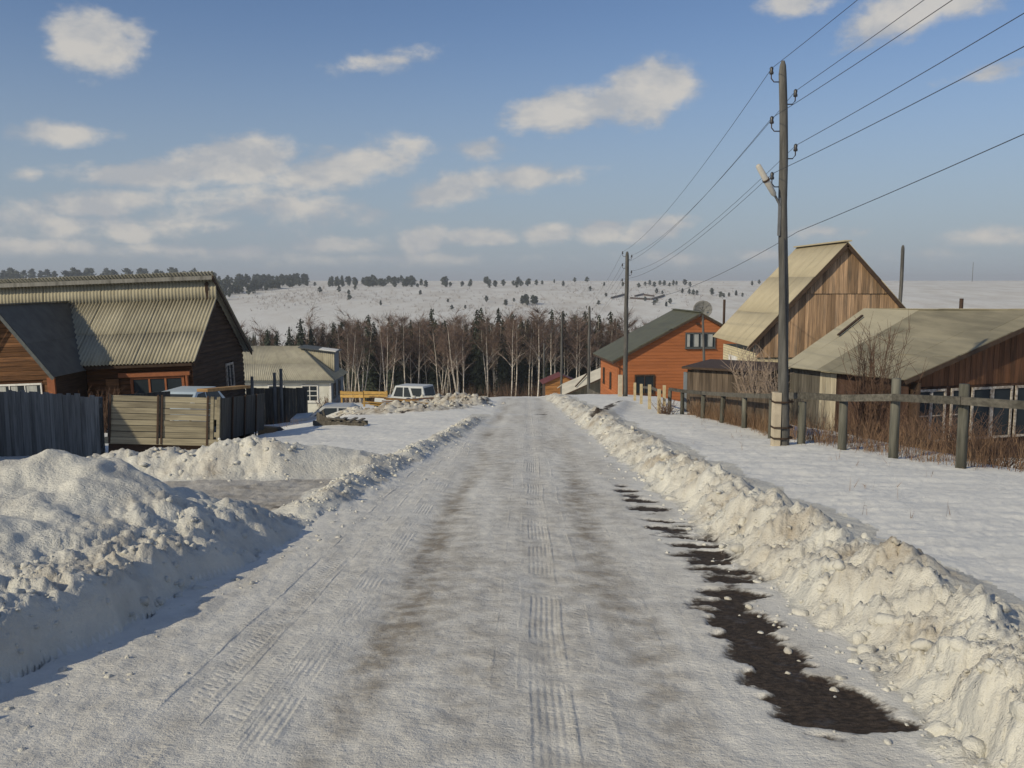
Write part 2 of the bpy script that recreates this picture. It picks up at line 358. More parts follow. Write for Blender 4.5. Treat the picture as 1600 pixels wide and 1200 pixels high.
def tube_geo(pts, rad, sides=6, caps=True, V=None, F=None):
    V = [] if V is None else V; F = [] if F is None else F
    pts = [Vector(p) for p in pts]; b0 = len(V)
    for i, p in enumerate(pts):
        d = (pts[min(i + 1, len(pts) - 1)] - pts[max(i - 1, 0)]).normalized()
        a = d.cross(Vector((0, 0, 1)) if abs(d.z) < 0.9 else Vector((1, 0, 0))).normalized(); c = d.cross(a)
        r = rad[i] if isinstance(rad, (list, tuple)) else rad
        for k in range(sides):
            t = 2 * math.pi * k / sides
            V.append(p + a * (r * math.cos(t)) + c * (r * math.sin(t)))
    for i in range(len(pts) - 1):
        for k in range(sides):
            F.append((b0 + i * sides + k, b0 + i * sides + (k + 1) % sides, b0 + (i + 1) * sides + (k + 1) % sides, b0 + (i + 1) * sides + k))
    if caps:
        F.append(tuple(b0 + k for k in reversed(range(sides)))); F.append(tuple(b0 + (len(pts) - 1) * sides + k for k in range(sides)))
    return V, F
def tube(name, pts, rad, mat, parent=None, sides=6, smooth=True):
    V, F = tube_geo(pts, rad, sides)
    return mesh(name, V, F, mat, parent, smooth)
def beam(name, p0, p1, w, t, mat, parent=None, up=(0, 0, 1)):
    p0, p1 = Vector(p0), Vector(p1); d = (p1 - p0).normalized(); u = Vector(up)
    a = d.cross(u)
    if a.length < 1e-4: a = d.cross(Vector((1, 0, 0)))
    a = a.normalized() * (w / 2); b = a.cross(d).normalized() * (t / 2)
    V = [p0 - a - b, p0 + a - b, p0 + a + b, p0 - a + b, p1 - a - b, p1 + a - b, p1 + a + b, p1 - a + b]
    return mesh(name, V, [(0, 3, 2, 1), (4, 5, 6, 7), (0, 1, 5, 4), (1, 2, 6, 5), (2, 3, 7, 6), (3, 0, 4, 7)], mat, parent)
def vplanks(parent, O, U, width, top, bot, mat, thick=0.03, w=0.15, gap=0.008, name='plank', jit=0.004, ragged=0.0, holes=()):
    """upright boards along U from O; top(u) and bot(u) give their ends; holes = (u0,u1,z0,z1) left open"""
    O = Vector(O); U = Vector(U).normalized(); N = U.cross(Vector((0, 0, 1))); u = 0.0
    while u < width - 0.03:
        ww = min(w * random.uniform(0.85, 1.15), width - u); a, b = u + gap / 2, u + ww - gap / 2
        rg = random.uniform(-ragged, ragged); j = random.uniform(-jit, jit)
        spans = [(None, None)]
        for h in holes:
            if a < h[1] and b > h[0]: spans = [(None, h[2]), (h[3], None)]
        for lo, hi in spans:
            z = [bot(a) if lo is None else lo, bot(b) if lo is None else lo, (top(b) + rg) if hi is None else hi, (top(a) + rg) if hi is None else hi]
            if z[3] - z[0] < 0.02 and z[2] - z[1] < 0.02: continue
            pts = [O + U * q + N * j + Vector((0, 0, max(zz, z[0] if i > 1 else zz))) for i, (q, zz) in enumerate(zip((a, b, b, a), z))]
            prism(name, pts, thick, mat, parent)
        u += ww
def hplanks(parent, O, U, z0, z1, left, right, mat, thick=0.03, h=0.18, gap=0.008, name='plank', jit=0.004, holes=(), round_=False):
    """lying boards one above another; left(z), right(z) give their ends along U"""
    O = Vector(O); U = Vector(U).normalized(); N = U.cross(Vector((0, 0, 1))); z = z0
    while z < z1 - 0.02:
        hh = min(h, z1 - z); a, b = z + gap / 2, z + hh - gap / 2; j = random.uniform(-jit, jit)
        segs = [((left(a), left(b)), (right(a), right(b)))]
        for hx0, hx1, hz0, hz1 in holes:
            if a < hz1 - 0.01 and b > hz0 + 0.01:
                new = []
                for (l0, l1), (r0, r1) in segs:
                    if hx0 < max(r0, r1) and hx1 > min(l0, l1):
                        new += [((l0, l1), (hx0, hx0)), ((hx1, hx1), (r0, r1))]
                    else: new.append(((l0, l1), (r0, r1)))
                segs = new
        for (l0, l1), (r0, r1) in segs:
            if r0 - l0 < 0.03 or r1 - l1 < -0.01: continue
            q = [(l0, a), (r0, a), (max(r1, l1 + 0.001), b), (l1, b)]
            pts = [O + U * s + N * j + Vector((0, 0, zz)) for s, zz in q]
            if round_:   # squared log: face bulges
                mid = N * 0.028; zc = (a + b) / 2
                V = [pts[0], pts[1], pts[2], pts[3],
                     O + U * (l0 + l1) * 0.5 + N * j + mid + Vector((0, 0, zc)), O + U * (r0 + r1) * 0.5 + N * j + mid + Vector((0, 0, zc))]
                bk = -N * thick
                V += [p + bk for p in pts]
                mesh(name, V, [(0, 1, 5, 4), (4, 5, 2, 3), (9, 8, 7, 6), (1, 7, 8, 2, 5), (6, 0, 4, 3, 9), (3, 2, 8, 9), (0, 6, 7, 1)], mat, parent)
            else: prism(name, pts, thick, mat, parent)
        z += hh
def sheets(parent, A, B, Cc, D, nu, nv, mat, wave=0.15, amp=0.022, thick=0.012, name='roof_sheet', sag=0.0, jit=0.006, mats=None, segs=4):
    """roof slope A-B (eave) C-D (ridge, C above B) laid with nu x nv sheets; waves run up the slope"""
    A, B, Cc, D = map(Vector, (A, B, Cc, D)); L = (B - A).length
    n = (B - A).cross(D - A).normalized()
    if n.z < 0: n = -n
    def S(u, v):
        p = (A * (1 - u) + B * u) * (1 - v) + (D * (1 - u) + Cc * u) * v
        return p + n * (-sag * math.sin(math.pi * u) * (0.3 + 0.7 * v))
    for j in range(nv):
        for i in range(nu):
            u0, u1 = i / nu, (i + 1) / nu; v0, v1 = max(j / nv - (0.03 if j else 0), 0), (j + 1) / nv
            lift = n * (random.uniform(0, jit) + (j % 2) * 0.006 + (i % 2) * 0.003)
            k = max(2, int(round((u1 - u0) * L / wave * segs))) if amp else 2
            V = []; F = []
            for side in (0, 1):
                for q in range(k + 1):
                    u = u0 + (u1 - u0) * q / k
                    w_ = n * (amp * math.sin(2 * math.pi * (u * L) / wave) if amp else 0) + lift - n * (thick * side)
                    V += [S(u, v0) + w_, S(u, (v0 + v1) / 2) + w_, S(u, v1) + w_]
            o = 3 * (k + 1)
            for q in range(k):
                for r_ in (0, 1):
                    a, b, c, d = 3 * q + r_, 3 * q + 3 + r_, 3 * q + 4 + r_, 3 * q + 1 + r_
                    F.append((a, b, c, d)); F.append((o + d, o + c, o + b, o + a))
                F.append((3 * q, o + 3 * q, o + 3 * q + 3, 3 * q + 3)); F.append((3 * q + 2, 3 * q + 5, o + 3 * q + 5, o + 3 * q + 2))
            F.append((0, 1, o + 1, o)); F.append((1, 2, o + 2, o + 1)); e = 3 * k
            F.append((e, o + e, o + e + 1, e + 1)); F.append((e + 1, o + e + 1, o + e + 2, e + 2))
            mm = mats(i, j) if mats else mat
            mesh(name, V, F, mm, parent, smooth=bool(amp))
def window(parent, O, U, w, h, nx, ny, fmat, bar=0.06, depth=0.05, name='window', glass='glass', curtain=False, sill=True):
    """framed window lying in the plane of U and up, on the outside face: frame part > panes, bars, sill"""
    O = Vector(O); U = Vector(U).normalized(); N = U.cross(Vector((0, 0, 1))); Z = Vector((0, 0, 1))
    def q(u0, u1, z0, z1, off, th, nm, mt, par):
        pts = [O + N * off + U * a + Z * b for a, b in ((u0, z0), (u1, z0), (u1, z1), (u0, z1))]
        return prism(nm, pts, th, mt, par)
    f = q(-bar, w + bar, h, h + bar * 1.3, depth, depth, name, fmat, parent)
    q(-bar, w + bar, -bar * 1.2, 0, depth, depth, 'frame', fmat, f)
    q(-bar, 0, 0, h, depth, depth, 'frame', fmat, f); q(w, w + bar, 0, h, depth, depth, 'frame', fmat, f)
    for i in range(nx):
        for j in range(ny):
            q(w * i / nx + 0.012, w * (i + 1) / nx - 0.012, h * j / ny + 0.012, h * (j + 1) / ny - 0.012, depth * 0.35, 0.006, 'pane', glass, f)
    if curtain:
        for i in range(nx): q(w * (i + .08) / nx, w * (i + (0.75 if i % 2 else 0.5)) / nx, 0.02, h - 0.02, depth * 0.45, 0.004, 'curtain', 'curtain', f)
    for i in range(1, nx): q(w * i / nx - bar * 0.35, w * i / nx + bar * 0.35, 0, h, depth * 0.9, depth * 0.5, 'glazing_bar', fmat, f)
    for j in range(1, ny):
        for i in range(nx):
            q(w * i / nx + (bar * .35 if i else 0), w * (i + 1) / nx - (bar * .35 if i < nx - 1 else 0), h * j / ny - bar * 0.3, h * j / ny + bar * 0.3, depth * 0.86, depth * 0.45, 'glazing_bar', fmat, f)
    if sill: q(-bar * 1.5, w + bar * 1.5, -bar * 1.8, -bar * 1.2, depth + 0.05, depth + 0.05, 'sill', fmat, f)
    return f


# ------------------------------------------------------------------ terrain
_perm = rng.permutation(256); _perm = np.concatenate([_perm, _perm])
_ang = rng.uniform(0, 2 * np.pi, 256); _gx, _gy = np.cos(_ang), np.sin(_ang)
def pn(x, y):
    xi = np.floor(x).astype(np.int64); yi = np.floor(y).astype(np.int64); fx = x - xi; fy = y - yi
    u = fx * fx * fx * (fx * (fx * 6 - 15) + 10); v = fy * fy * fy * (fy * (fy * 6 - 15) + 10)
    def g(ix, iy, dx, dy):
        h = _perm[(_perm[ix & 255] + iy) & 255]; return _gx[h] * dx + _gy[h] * dy
    a = g(xi, yi, fx, fy); b = g(xi + 1, yi, fx - 1, fy); c = g(xi, yi + 1, fx, fy - 1); d = g(xi + 1, yi + 1, fx - 1, fy - 1)
    return 1.5 * ((a * (1 - u) + b * u) * (1 - v) + (c * (1 - u) + d * u) * v)
def fbm(x, y, oct=4, gain=0.5):
    t = 0; a = 1.0
    for i in range(oct): t = t + a * pn(x * 2 ** i + 13.7 * i, y * 2 ** i - 7.1 * i); a *= gain
    return t
def billow(x, y, oct=4, gain=0.55):
    t = 0; a = 1.0
    for i in range(oct): t = t + a * (np.abs(pn(x * 2.1 ** i + 5.3 * i, y * 2.1 ** i + 9.1 * i)) * 2 - 0.55); a *= gain
    return t
def sst(a, b, x):
    t = np.clip((x - a) / (b - a), 0, 1); return t * t * (3 - 2 * t)
_py = np.arange(-200., 12000.); _pz = np.interp(_py, [-200, -60, 0, 48, 170, 300, 420, 500, 700, 1000, 1400, 1650, 3000, 12000],
                                              [14, 5.8, 0, -4.66, -20.4, -31, -37, -36, -26, -14, 1.2, 3.2, 0, -40])
_k = np.hanning(23); _k /= _k.sum(); _pz = np.convolve(np.pad(_pz, 11, 'edge'), _k, 'valid')
def zprof(x, y):
    r = np.sqrt(x * x + y * y); f = sst(200, 420, r); d = y * (1 - f) + r * f
    return np.interp(np.where(y < 0, y, d), _py, _pz)
LX = ([-30, 2, 4, 4.7, 5.7, 7.5, 10.3, 13.5, 17, 21, 30, 45, 60], [-2.88, -2.84, -2.70, -2.60, -2.42, -2.22, -2.00, -1.72, -1.5, -1.15, -.75, -.75, -.75])
RX = ([-30, 3, 12, 20, 32, 48, 60], [1.95, 1.9, 1.9, 1.88, 1.86, 1.75, 1.6])
def edges(y): return np.interp(y, *LX), np.interp(y, *RX)

def gauss(x, y, cx, cy, sx, sy, rot=0.0):
    c, s = math.cos(rot), math.sin(rot); dx, dy = x - cx, y - cy
    return np.exp(-(((dx * c + dy * s) / sx) ** 2 + ((dy * c - dx * s) / sy) ** 2))
# far ploughed heaps beside the bend: x, y, sx, sy, height
HEAPS = [(-4.2, 33.5, 1.7, 1.3, .40), (-2.7, 34.5, 1.0, 1.0, .35), (-6.2, 34.6, 1.3, .8, .28), (-4.4, 42.5, 2.6, 1.6, .52), (-2.4, 41.5, 1.5, 1.3, .52), (-7.6, 43.5, 2.6, 1.3, .36), (-1.7, 38, .8, 1.6, .42)]
def surf(x, y, fine=True):
    """height of the ground and what lies on it: z, dirt, bare, dry, zone
    zone: 0 field, 1 road, 2 right bank, 3 near left mound, 4 heap across the yard entry, 5 left kerb ridge, 6 far heaps, 7 yard entry"""
    z = zprof(x, y); L, Rr = edges(y)
    wob = 0.10 * fbm(x * 0.4, y * 0.9, 3) + 0.05 * fbm(x * 2, y * 3.1, 2)
    Lw, Rw = L + wob, Rr + wob * 1.4
    near = sst(70, 50, y) * sst(-40, -20, y)
    dirt = np.zeros_like(x); bare = np.zeros_like(x); zone = np.zeros(x.shape, int)
    # --- open fields beside the road
    fr = 0.20 * sst(0.0, 1.2, x - Rw) * near
    h = fr - 0.85 * sst(6.9, 10.5, x) * sst(9, 14, y) * sst(400, 120, y)
    h = h - 0.55 * sst(-5.6, -9.0, x) * sst(13, 18, y) * sst(300, 100, y) - 0.75 * sst(24, 52, y) * sst(-1.5, -6.5, x) * sst(300, 100, y)
    h = h + 0.05 * fbm(x * 0.35, y * 0.35, 3) * sst(0.2, 1.5, np.maximum(x - Rw, Lw - x)) * near
    crest_rough = np.zeros_like(x)
    # --- right ploughed bank
    hb = np.interp(y, [0, 4, 7, 12, 20, 30, 48, 56], [.36, .37, .35, .32, .31, .30, .28, 0]) * (1 + 0.20 * fbm(x * 0.2 + 3, y * 0.75, 3)) * sst(-30, -20, y)
    d = x - Rw; up = sst(0.0, 0.62, d); dn = np.exp(-np.clip(d - 0.62, 0, 9) ** 2 / (0.38 ** 2))
    bankr = np.where(d < 0.62, up, dn) * (d > 0)
    h = h + np.maximum(hb - fr, 0.04) * bankr
    crest_rough = np.maximum(crest_rough, np.where(d < 0.62, sst(-0.05, 0.25, d), np.exp(-np.clip(d - 0.62, 0, 9) ** 2 / 0.30 ** 2)) * near)
    zone = np.where((d > 0) & (d < 1.25) & (y > -24) & (y < 53), 2, zone)
    # --- near mound on the left
    e = Lw - x
    ysh = y + 0.35 * fbm(x * 0.5, y * .2, 2) + 0.16 * np.clip(e - 2.2, 0, 8)
    A5 = np.interp(e, [0, .09, .19, .30, .8, 1.4, 2.4, 3.6, 8, 30], [0, .20, .31, .345, .35, .39, .43, .45, .42, .2])
    A8 = np.interp(e, [0, .20, .45, .95, 1.45, 1.9, 2.4, 3.0, 6, 30], [0, .17, .32, .53, .74, .78, .74, .68, .50, .2])
    w8 = sst(5.6, 7.7, ysh); end = sst(9.6, 8.2, ysh)
    lump = 1 + 0.16 * fbm(x * 0.9 + 4, y * 1.5, 3)
    mound = np.where(e > 0, (A5 * (1 - w8) + A8 * w8) * end * lump, 0)
    h = h + mound
    inm = (e > 0) & (ysh < 9.9) & (y > -22)
    crest_rough = np.maximum(crest_rough, np.where(inm, 0.60 * sst(0.04, 0.30, e) * sst(1.3, 0.4, e) + 0.06, 0) * sst(9.9, 9.2, ysh))
    zone = np.where(inm, 3, zone)
    # --- heap across the yard entry
    hx = [-9.5, -7.4, -6.2, -5.6, -5.0, -4.5, -3.9, -3.4, -2.9, -2.4, -2.0]
    hh = np.interp(x, hx, [0, .24, .28, .34, .33, .46, .50, .43, .35, .28, 0])
    yc = 13.4 + 0.22 * (x + 5) + 0.3 * fbm(x * 0.7, x * 0.1 + 4, 2)
    q = y - yc
    pro = np.where(q < 0, sst(-1.05, -0.15, q), sst(1.6, 0.1, q))
    heap = hh * pro * (1 + 0.22 * fbm(x * 1.1, y * 1.1, 3))
    h = h + heap; ih = (hh > 0.02) & (q > -1.12) & (q < 1.5)
    crest_rough = np.maximum(crest_rough, np.where(ih, 0.55 * sst(-3.1, -4.0, x) * sst(1.3, 0.6, q) * sst(-1.0, -.8, q) + 0.12, 0))
    zone = np.where(ih & (zone == 0), 4, zone)
    # --- rough kerb ridge on the left beyond the entry
    on = sst(9.3, 10.6, y) * sst(31, 25, y)
    ridge = 0.17 * on * np.exp(-((e - 0.30) / 0.26) ** 2) * (1 + 0.35 * fbm(x * .5, y * 1.3, 3))
    h = h + ridge; crest_rough = np.maximum(crest_rough, 0.75 * on * np.exp(-((e - 0.30) / 0.32) ** 2))
    zone = np.where((e > 0) & (e < 0.72) & (y > 9.9) & (y < 31) & (zone != 3), 5, zone)
    # --- far heaps
    far = np.zeros_like(x)
    for cx, cy, sx, sy, hg in HEAPS: far = np.maximum(far, hg * gauss(x, y, cx, cy, sx, sy))
    far = far * (1 + 0.4 * fbm(x * 0.9, y * 0.9, 3)); far = far * sst(-0.1, 0.7, Lw - x)
    h = h + far; crest_rough = np.maximum(crest_rough, sst(0.05, 0.25, far))
    zone = np.where((far > 0.10) & (zone == 0), 6, zone)
    h = h + 0.42 * gauss(x, y, -7.2, 37.2, 2.9, 1.5)       # drift round the sunken car
    # --- yard entry (icy, rutted)
    ent = (e > 0) & (ysh >= 9.9 - 0.6) & (q < -1.12) & (x > -13) & (zone != 3) & (zone != 5)
    zone = np.where(ent & (zone == 0), 7, zone)
    entw = np.where(zone == 7, 1.0, 0)
    # --- road
    rd = (x >= Lw) & (x <= Rw) & (y > -25) & (y < 56)
    zone = np.where(rd, 1, zone)
    rdw = sst(0, .3, x - Lw) * sst(0, .3, Rw - x) * near
    X = x - 0.0145 * y
    yj = y + 0.2 * fbm(x * 2, y * .3, 2)
    crown = -0.018 * np.exp(-((X + 0.885) / 0.26) ** 2) - 0.016 * np.exp(-((X - 0.74) / 0.30) ** 2) - 0.012 * np.exp(-((X - 0.14) / 0.12) ** 2) - 0.010 * np.exp(-((X + 1.55) / 0.22) ** 2)
    h = h + crown * rdw
    if fine: h = h + rdw * (0.007 * fbm(x * 2.0, y * 1.2, 4) + 0.004 * fbm(x * 9, y * 6, 3) + 0.005 * billow(x * 5, y * 2.2, 2) * sst(-1.3, -1.9, X))
    st = fbm(x * 2.3, y * 0.22 + 3, 3)
    dirt = dirt + rdw * (0.62 * np.exp(-((X + 0.86 + 0.14 * fbm(y * 0.22, y * 0.0 + 2.0, 3)) / 0.17) ** 2) * (0.7 + 0.7 * st) + 0.42 * np.exp(-((X - 0.74) / 0.30) ** 2) * (.8 + .6 * st) + 0.24 * np.exp(-((X + 0.35) / 0.30) ** 2) * (.8 + .6 * st) + 0.20 + 0.20 * st
                         + 0.12 * np.exp(-((X - 0.14) / 0.25) ** 2)) * (0.75 + 0.35 * sst(30, 6, y))
    dirt = np.where(zone == 7, 0.42 + 0.28 * fbm(x * 0.6, y * 1.6, 4), dirt)
    # --- snow broken and tumbled by the plough
    if fine:
        r = np.sqrt(x * x + y * y)
        big = billow(x * 2.1, y * 2.1, 2); mid = billow(x * 5.2 + 4, y * 5.2, 3, .6); sm = billow(x * 14, y * 14, 3, .6)
        h = h + crest_rough * (0.085 * big + 0.042 * mid + 0.022 * sm) * np.where(zone == 5, 0.6, 1.0)
        h = h + np.where(zone == 3, 0.035 * fbm(x * 1.4, y * 1.4, 3) + 0.014 * billow(x * 3.5, y * 3.0, 3), 0)
        h = h + np.where(zone == 7, 0.02 * billow(x * 2, y * 6, 3), 0)
        sf = np.where(zone == 0, 1.0, 0.0) * sst(60, 30, r)
        rip = fbm(x * 0.9 + 0.25 * pn(x * .7, y * .7), y * 3.4, 4)
        h = h + sf * (0.020 * rip + 0.010 * np.maximum(pn(x * 3.1, y * 8), 0.15) + 0.008 * billow(x * 7, y * 12, 2))
    # --- stains
    bs = fbm(x * 1.3 + 20, y * 1.3, 4)
    dirt = dirt + np.where(np.isin(zone, (2, 3, 4, 5, 6)), np.clip(0.20 + 0.50 * bs, 0, 0.8) * (0.35 + 0.65 * crest_rough), 0)
    dirt = dirt + np.where(zone == 6, 0.25 + 0.5 * sst(.1, .6, fbm(x * 1.1, y * 1.1 + 7, 3)), 0) + np.where(zone == 2, 0.05, 0)
    dirt = dirt + np.where(zone == 0, 0.05 * sst(0.1, .6, bs), 0)
    # --- bare wet ground along the right edge, in tongues between the ice
    bn = fbm(x * 1.5 + 0.5 * y, y * 3.4 + x * 0.6, 5, .6)
    core = np.exp(-((x - np.interp(y, [3.3, 3.8, 4.6, 5.2, 6.0, 6.6, 8, 10, 12.2], [1.62, 1.55, 1.44, 1.46, 1.52, 1.74, 1.66, 1.62, 1.52])) /
                    np.interp(y, [3.3, 3.8, 4.6, 5.2, 6.0, 6.6, 8, 10, 12.2], [.10, .33, .25, .23, .30, .30, .36, .32, .18])) ** 2)
    along = np.interp(y, [3.3, 3.62, 3.9, 5.9, 6.25, 6.6, 7.2, 9, 12, 13], [0, .3, 1, 1, .75, .70, .68, .62, .5, 0])
    bare = np.maximum(bare, core * along * 1.15 + (0.46 + 0.10 * sst(6, 8, y)) * bn * sst(0.12, .5, core * along) - 0.06)
    bare = bare - 0.42 * sst(0.12, 0.55, fbm(x * 1.1 + 7 + .4 * y, y * 4.2 + x, 4)) * sst(1.0, .7, core * along)
    for cx, cy, sx, sy in ((-3.5, 9.9, .7, .16), (-4.9, 11.2, .8, .14), (-2.6, 10.2, .3, .10), (-6.5, 10.6, .7, .15)):
        bare = np.maximum(bare, gauss(x, y, cx, cy, sx, sy) * (0.9 + 0.5 * bn) - 0.1)
    # earth thrown up on the verge by the second pole, dark spots on the far heaps
    ex = 2.4 + (y - 25) * 0.175
    bare = np.maximum(bare, np.exp(-((x - ex) / 0.30) ** 2) * sst(24.5, 26, y) * sst(37.5, 35.5, y) * (0.85 + 0.6 * bn))
    h = h + 0.16 * np.exp(-((x - ex - .25) / 0.35) ** 2) * sst(24.5, 26, y) * sst(37.5, 35.5, y)
    bare = np.maximum(bare, np.where(zone == 6, 0.15 + 0.75 * fbm(x * 2.2, y * 2.2 + 3, 3), 0))
    bare = np.maximum(bare, gauss(x, y, 0.95, 31.5, .35, .9) * (.5 + 1.0 * bn))
    if fine: h = h - 0.022 * sst(0.35, 0.6, bare) * np.where(zone == 1, 1, 0.4)
    # --- far country
    rr = np.sqrt(x * x + y * y)
    fr2 = sst(420, 900, rr); h = h + fr2 * (5.0 * pn(x / 420, y / 420) + 1.4 * pn(x / 110, y / 110)) * sst(1500, 1100, rr)
    dry = fr2 * sst(2400, 1500, rr)
    h = h - 0.0 * x
    return z + h, np.clip(dirt, 0, 1), np.clip(bare, 0, 1), dry, zone
def ground(x, y):
    return float(surf(np.array([float(x)]), np.array([float(y)]), False)[0][0])

def build_terrain():
    fine_r = np.exp(np.arange(math.log(1.3), math.log(62), 0.0060)); far_r = np.exp(np.arange(math.log(62.5), math.log(11500), 0.022))
    r = np.concatenate([[0.02, .35, .7, 1.0], fine_r, far_r])
    th = list(np.arange(-37.0, 37.01, 0.125)); s = 0.125; a = th[-1]
    out = []
    while a < 178.5:
        s = min(s * 1.12, 4.0); a += s; out.append(a)
    out[-1] = 180.0
    th = np.radians(np.array([-o for o in out[::-1]] + th + out))
    Rg, T = np.meshgrid(r, th, indexing='ij'); X = Rg * np.sin(T); Y = Rg * np.cos(T)
    z, dirt, bare, dry, zone = surf(X, Y)
    nr, nt = X.shape; idx = np.arange(nr * nt).reshape(nr, nt)
    quads = np.stack([idx[:-1, :-1], idx[:-1, 1:], idx[1:, 1:], idx[1:, :-1]], -1).reshape(-1, 4)
    zq = zone.reshape(-1)[quads[:, 0]]
    co = np.stack([X, Y, z], -1).reshape(-1, 3)
    spec = {0: ('ground', 'snow'), 1: ('road', 'road'), 2: ('snow_bank', 'bank'), 3: ('snow_bank', 'bank'), 4: ('snow_bank', 'bank'), 5: ('snow_bank', 'bank'), 6: ('snow_bank', 'bank'), 7: ('driveway', 'drive')}
    labels = {2: 'long lumpy bank of ploughed snow along the edge of the road below the fence',
              3: 'big near snow mound with a broken shaded edge in the corner of the photo',
              4: 'dirty lumpy snow heap lying in front of the plank-sided truck bed',
              5: 'thin ragged snow ridge along the road edge past the yard entry',
              6: 'dirty far snow heaps around the lumber pile at the bend'}
    for zn, (nm, mt) in spec.items():
        fq = quads[zq == zn]
        if not len(fq): continue
        us, inv = np.unique(fq, return_inverse=True); fq = inv.reshape(-1, 4)
        me = bpy.data.meshes.new(nm); me.vertices.add(len(us)); me.vertices.foreach_set('co', co[us].astype(np.float32).ravel())
        me.loops.add(fq.size); me.loops.foreach_set('vertex_index', fq.astype(np.int32).ravel())
        me.polygons.add(len(fq)); me.polygons.foreach_set('loop_start', np.arange(0, fq.size, 4, dtype=np.int32))
        me.polygons.foreach_set('use_smooth', np.ones(len(fq), bool))
        me.update(calc_edges=True)
        for an, arr in (('dirt', dirt), ('bare', bare), ('dry', dry)):
            at_ = me.attributes.new(an, 'FLOAT', 'POINT'); at_.data.foreach_set('value', arr.reshape(-1)[us].astype(np.float32))
        me.flip_normals() if False else None
        me.materials.append(M[mt]); o = link(nm, me)
        if zn in labels: tag(o, labels[zn], 'snow bank')
        else: o['kind'] = 'structure'
build_terrain()

# lumps of snow broken off by the plough, lying on and under the banks
def build_clods():
    bm = bmesh.new(); bmesh.ops.create_icosphere(bm, subdivisions=2, radius=1); base = np.array([v.co[:] for v in bm.verts]); fc = np.array([[v.index for v in f.verts] for f in bm.faces]); bm.free()
    P = []; S = []
    def sc(n, fx, ylo, yhi, smin, smax):
        for _ in range(n):
            y = math.exp(random.uniform(math.log(ylo), math.log(yhi))); P.append((fx(y), y)); S.append(smin * (smax / smin) ** (random.random() ** 2.2))
    sc(520, lambda y: edges(y)[1] + abs(random.gauss(0.32, 0.28)) , 2.6, 34, .012, .075)
    sc(260, lambda y: edges(y)[1] + random.gauss(0.0, 0.22), 2.6, 20, .008, .035)
    sc(300, lambda y: edges(y)[0] - abs(random.gauss(0.25, 0.25)), 2.2, 8.0, .012, .06)
    sc(260, lambda y: edges(y)[0] + random.gauss(0.12, 0.22), 2.2, 20, .008, .03)
    sc(600, lambda y: edges(y)[0] - abs(random.gauss(0.30, 0.16)), 9.8, 28, .012, .05)
    for _ in range(110):
        x = random.uniform(-7, -3.2); P.append((x, 13.3 + .22 * (x + 5) + random.gauss(-.35, .45))); S.append(random.uniform(.015, .055))
    for _ in range(260):
        c = random.choice(HEAPS); P.append((random.gauss(c[0], c[2] * .6), random.gauss(c[1], c[3] * .6))); S.append(random.uniform(.03, .11))
    P = np.array(P); S = np.array(S); n = len(S)
    z, dirt, *_ = surf(P[:, 0], P[:, 1])
    k3 = rng.normal(0, 2.1, (n, 3, 3)); ph = rng.uniform(0, 6.3, (n, 1, 3))
    sh = 1 + 0.22 * np.sin(np.einsum('vi,nij->nvj', base, k3) + ph).sum(-1) * .8 + rng.uniform(-.10, .10, (n, len(base))); ax = rng.uniform(.7, 1.2, (n, 1, 3)) * np.array([1, 1, .8])
    V = base[None] * sh[..., None] * ax
    a = rng.uniform(0, 6.3, n); c, s_ = np.cos(a)[:, None], np.sin(a)[:, None]
    V = np.stack([V[..., 0] * c - V[..., 1] * s_, V[..., 0] * s_ + V[..., 1] * c, V[..., 2]], -1) * S[:, None, None]
    V += np.stack([P[:, 0], P[:, 1], z - S * 0.12], -1)[:, None]
    F = fc[None] + (np.arange(n) * len(base))[:, None, None]
    me = bpy.data.meshes.new('snow_lumps'); V = V.reshape(-1, 3); F = F.reshape(-1, 3)
    me.vertices.add(len(V)); me.vertices.foreach_set('co', V.astype(np.float32).ravel())
    me.loops.add(F.size); me.loops.foreach_set('vertex_index', F.astype(np.int32).ravel())
    me.polygons.add(len(F)); me.polygons.foreach_set('loop_start', np.arange(0, F.size, 3, dtype=np.int32)); me.update(calc_edges=True)
    at_ = me.attributes.new('dirt', 'FLOAT', 'POINT'); at_.data.foreach_set('value', np.repeat(dirt * rng.uniform(.3, 1.1, n), len(base)).astype(np.float32))
    me.materials.append(M['bank']); o = link('snow_lumps', me)
    o['kind'] = 'stuff'; o['label'] = 'broken lumps of ploughed snow scattered along the banks'; o['category'] = 'snow'
build_clods()


# ------------------------------------------------------------------ buildings
Z = Vector((0, 0, 1))
def core(parent, W, D, zt, mat, bottom=-0.8, inset=0.06):
    """plain walls behind the cladding"""
    return box('wall', (inset, inset, bottom), (W - inset, D - inset, zt), mat, parent)

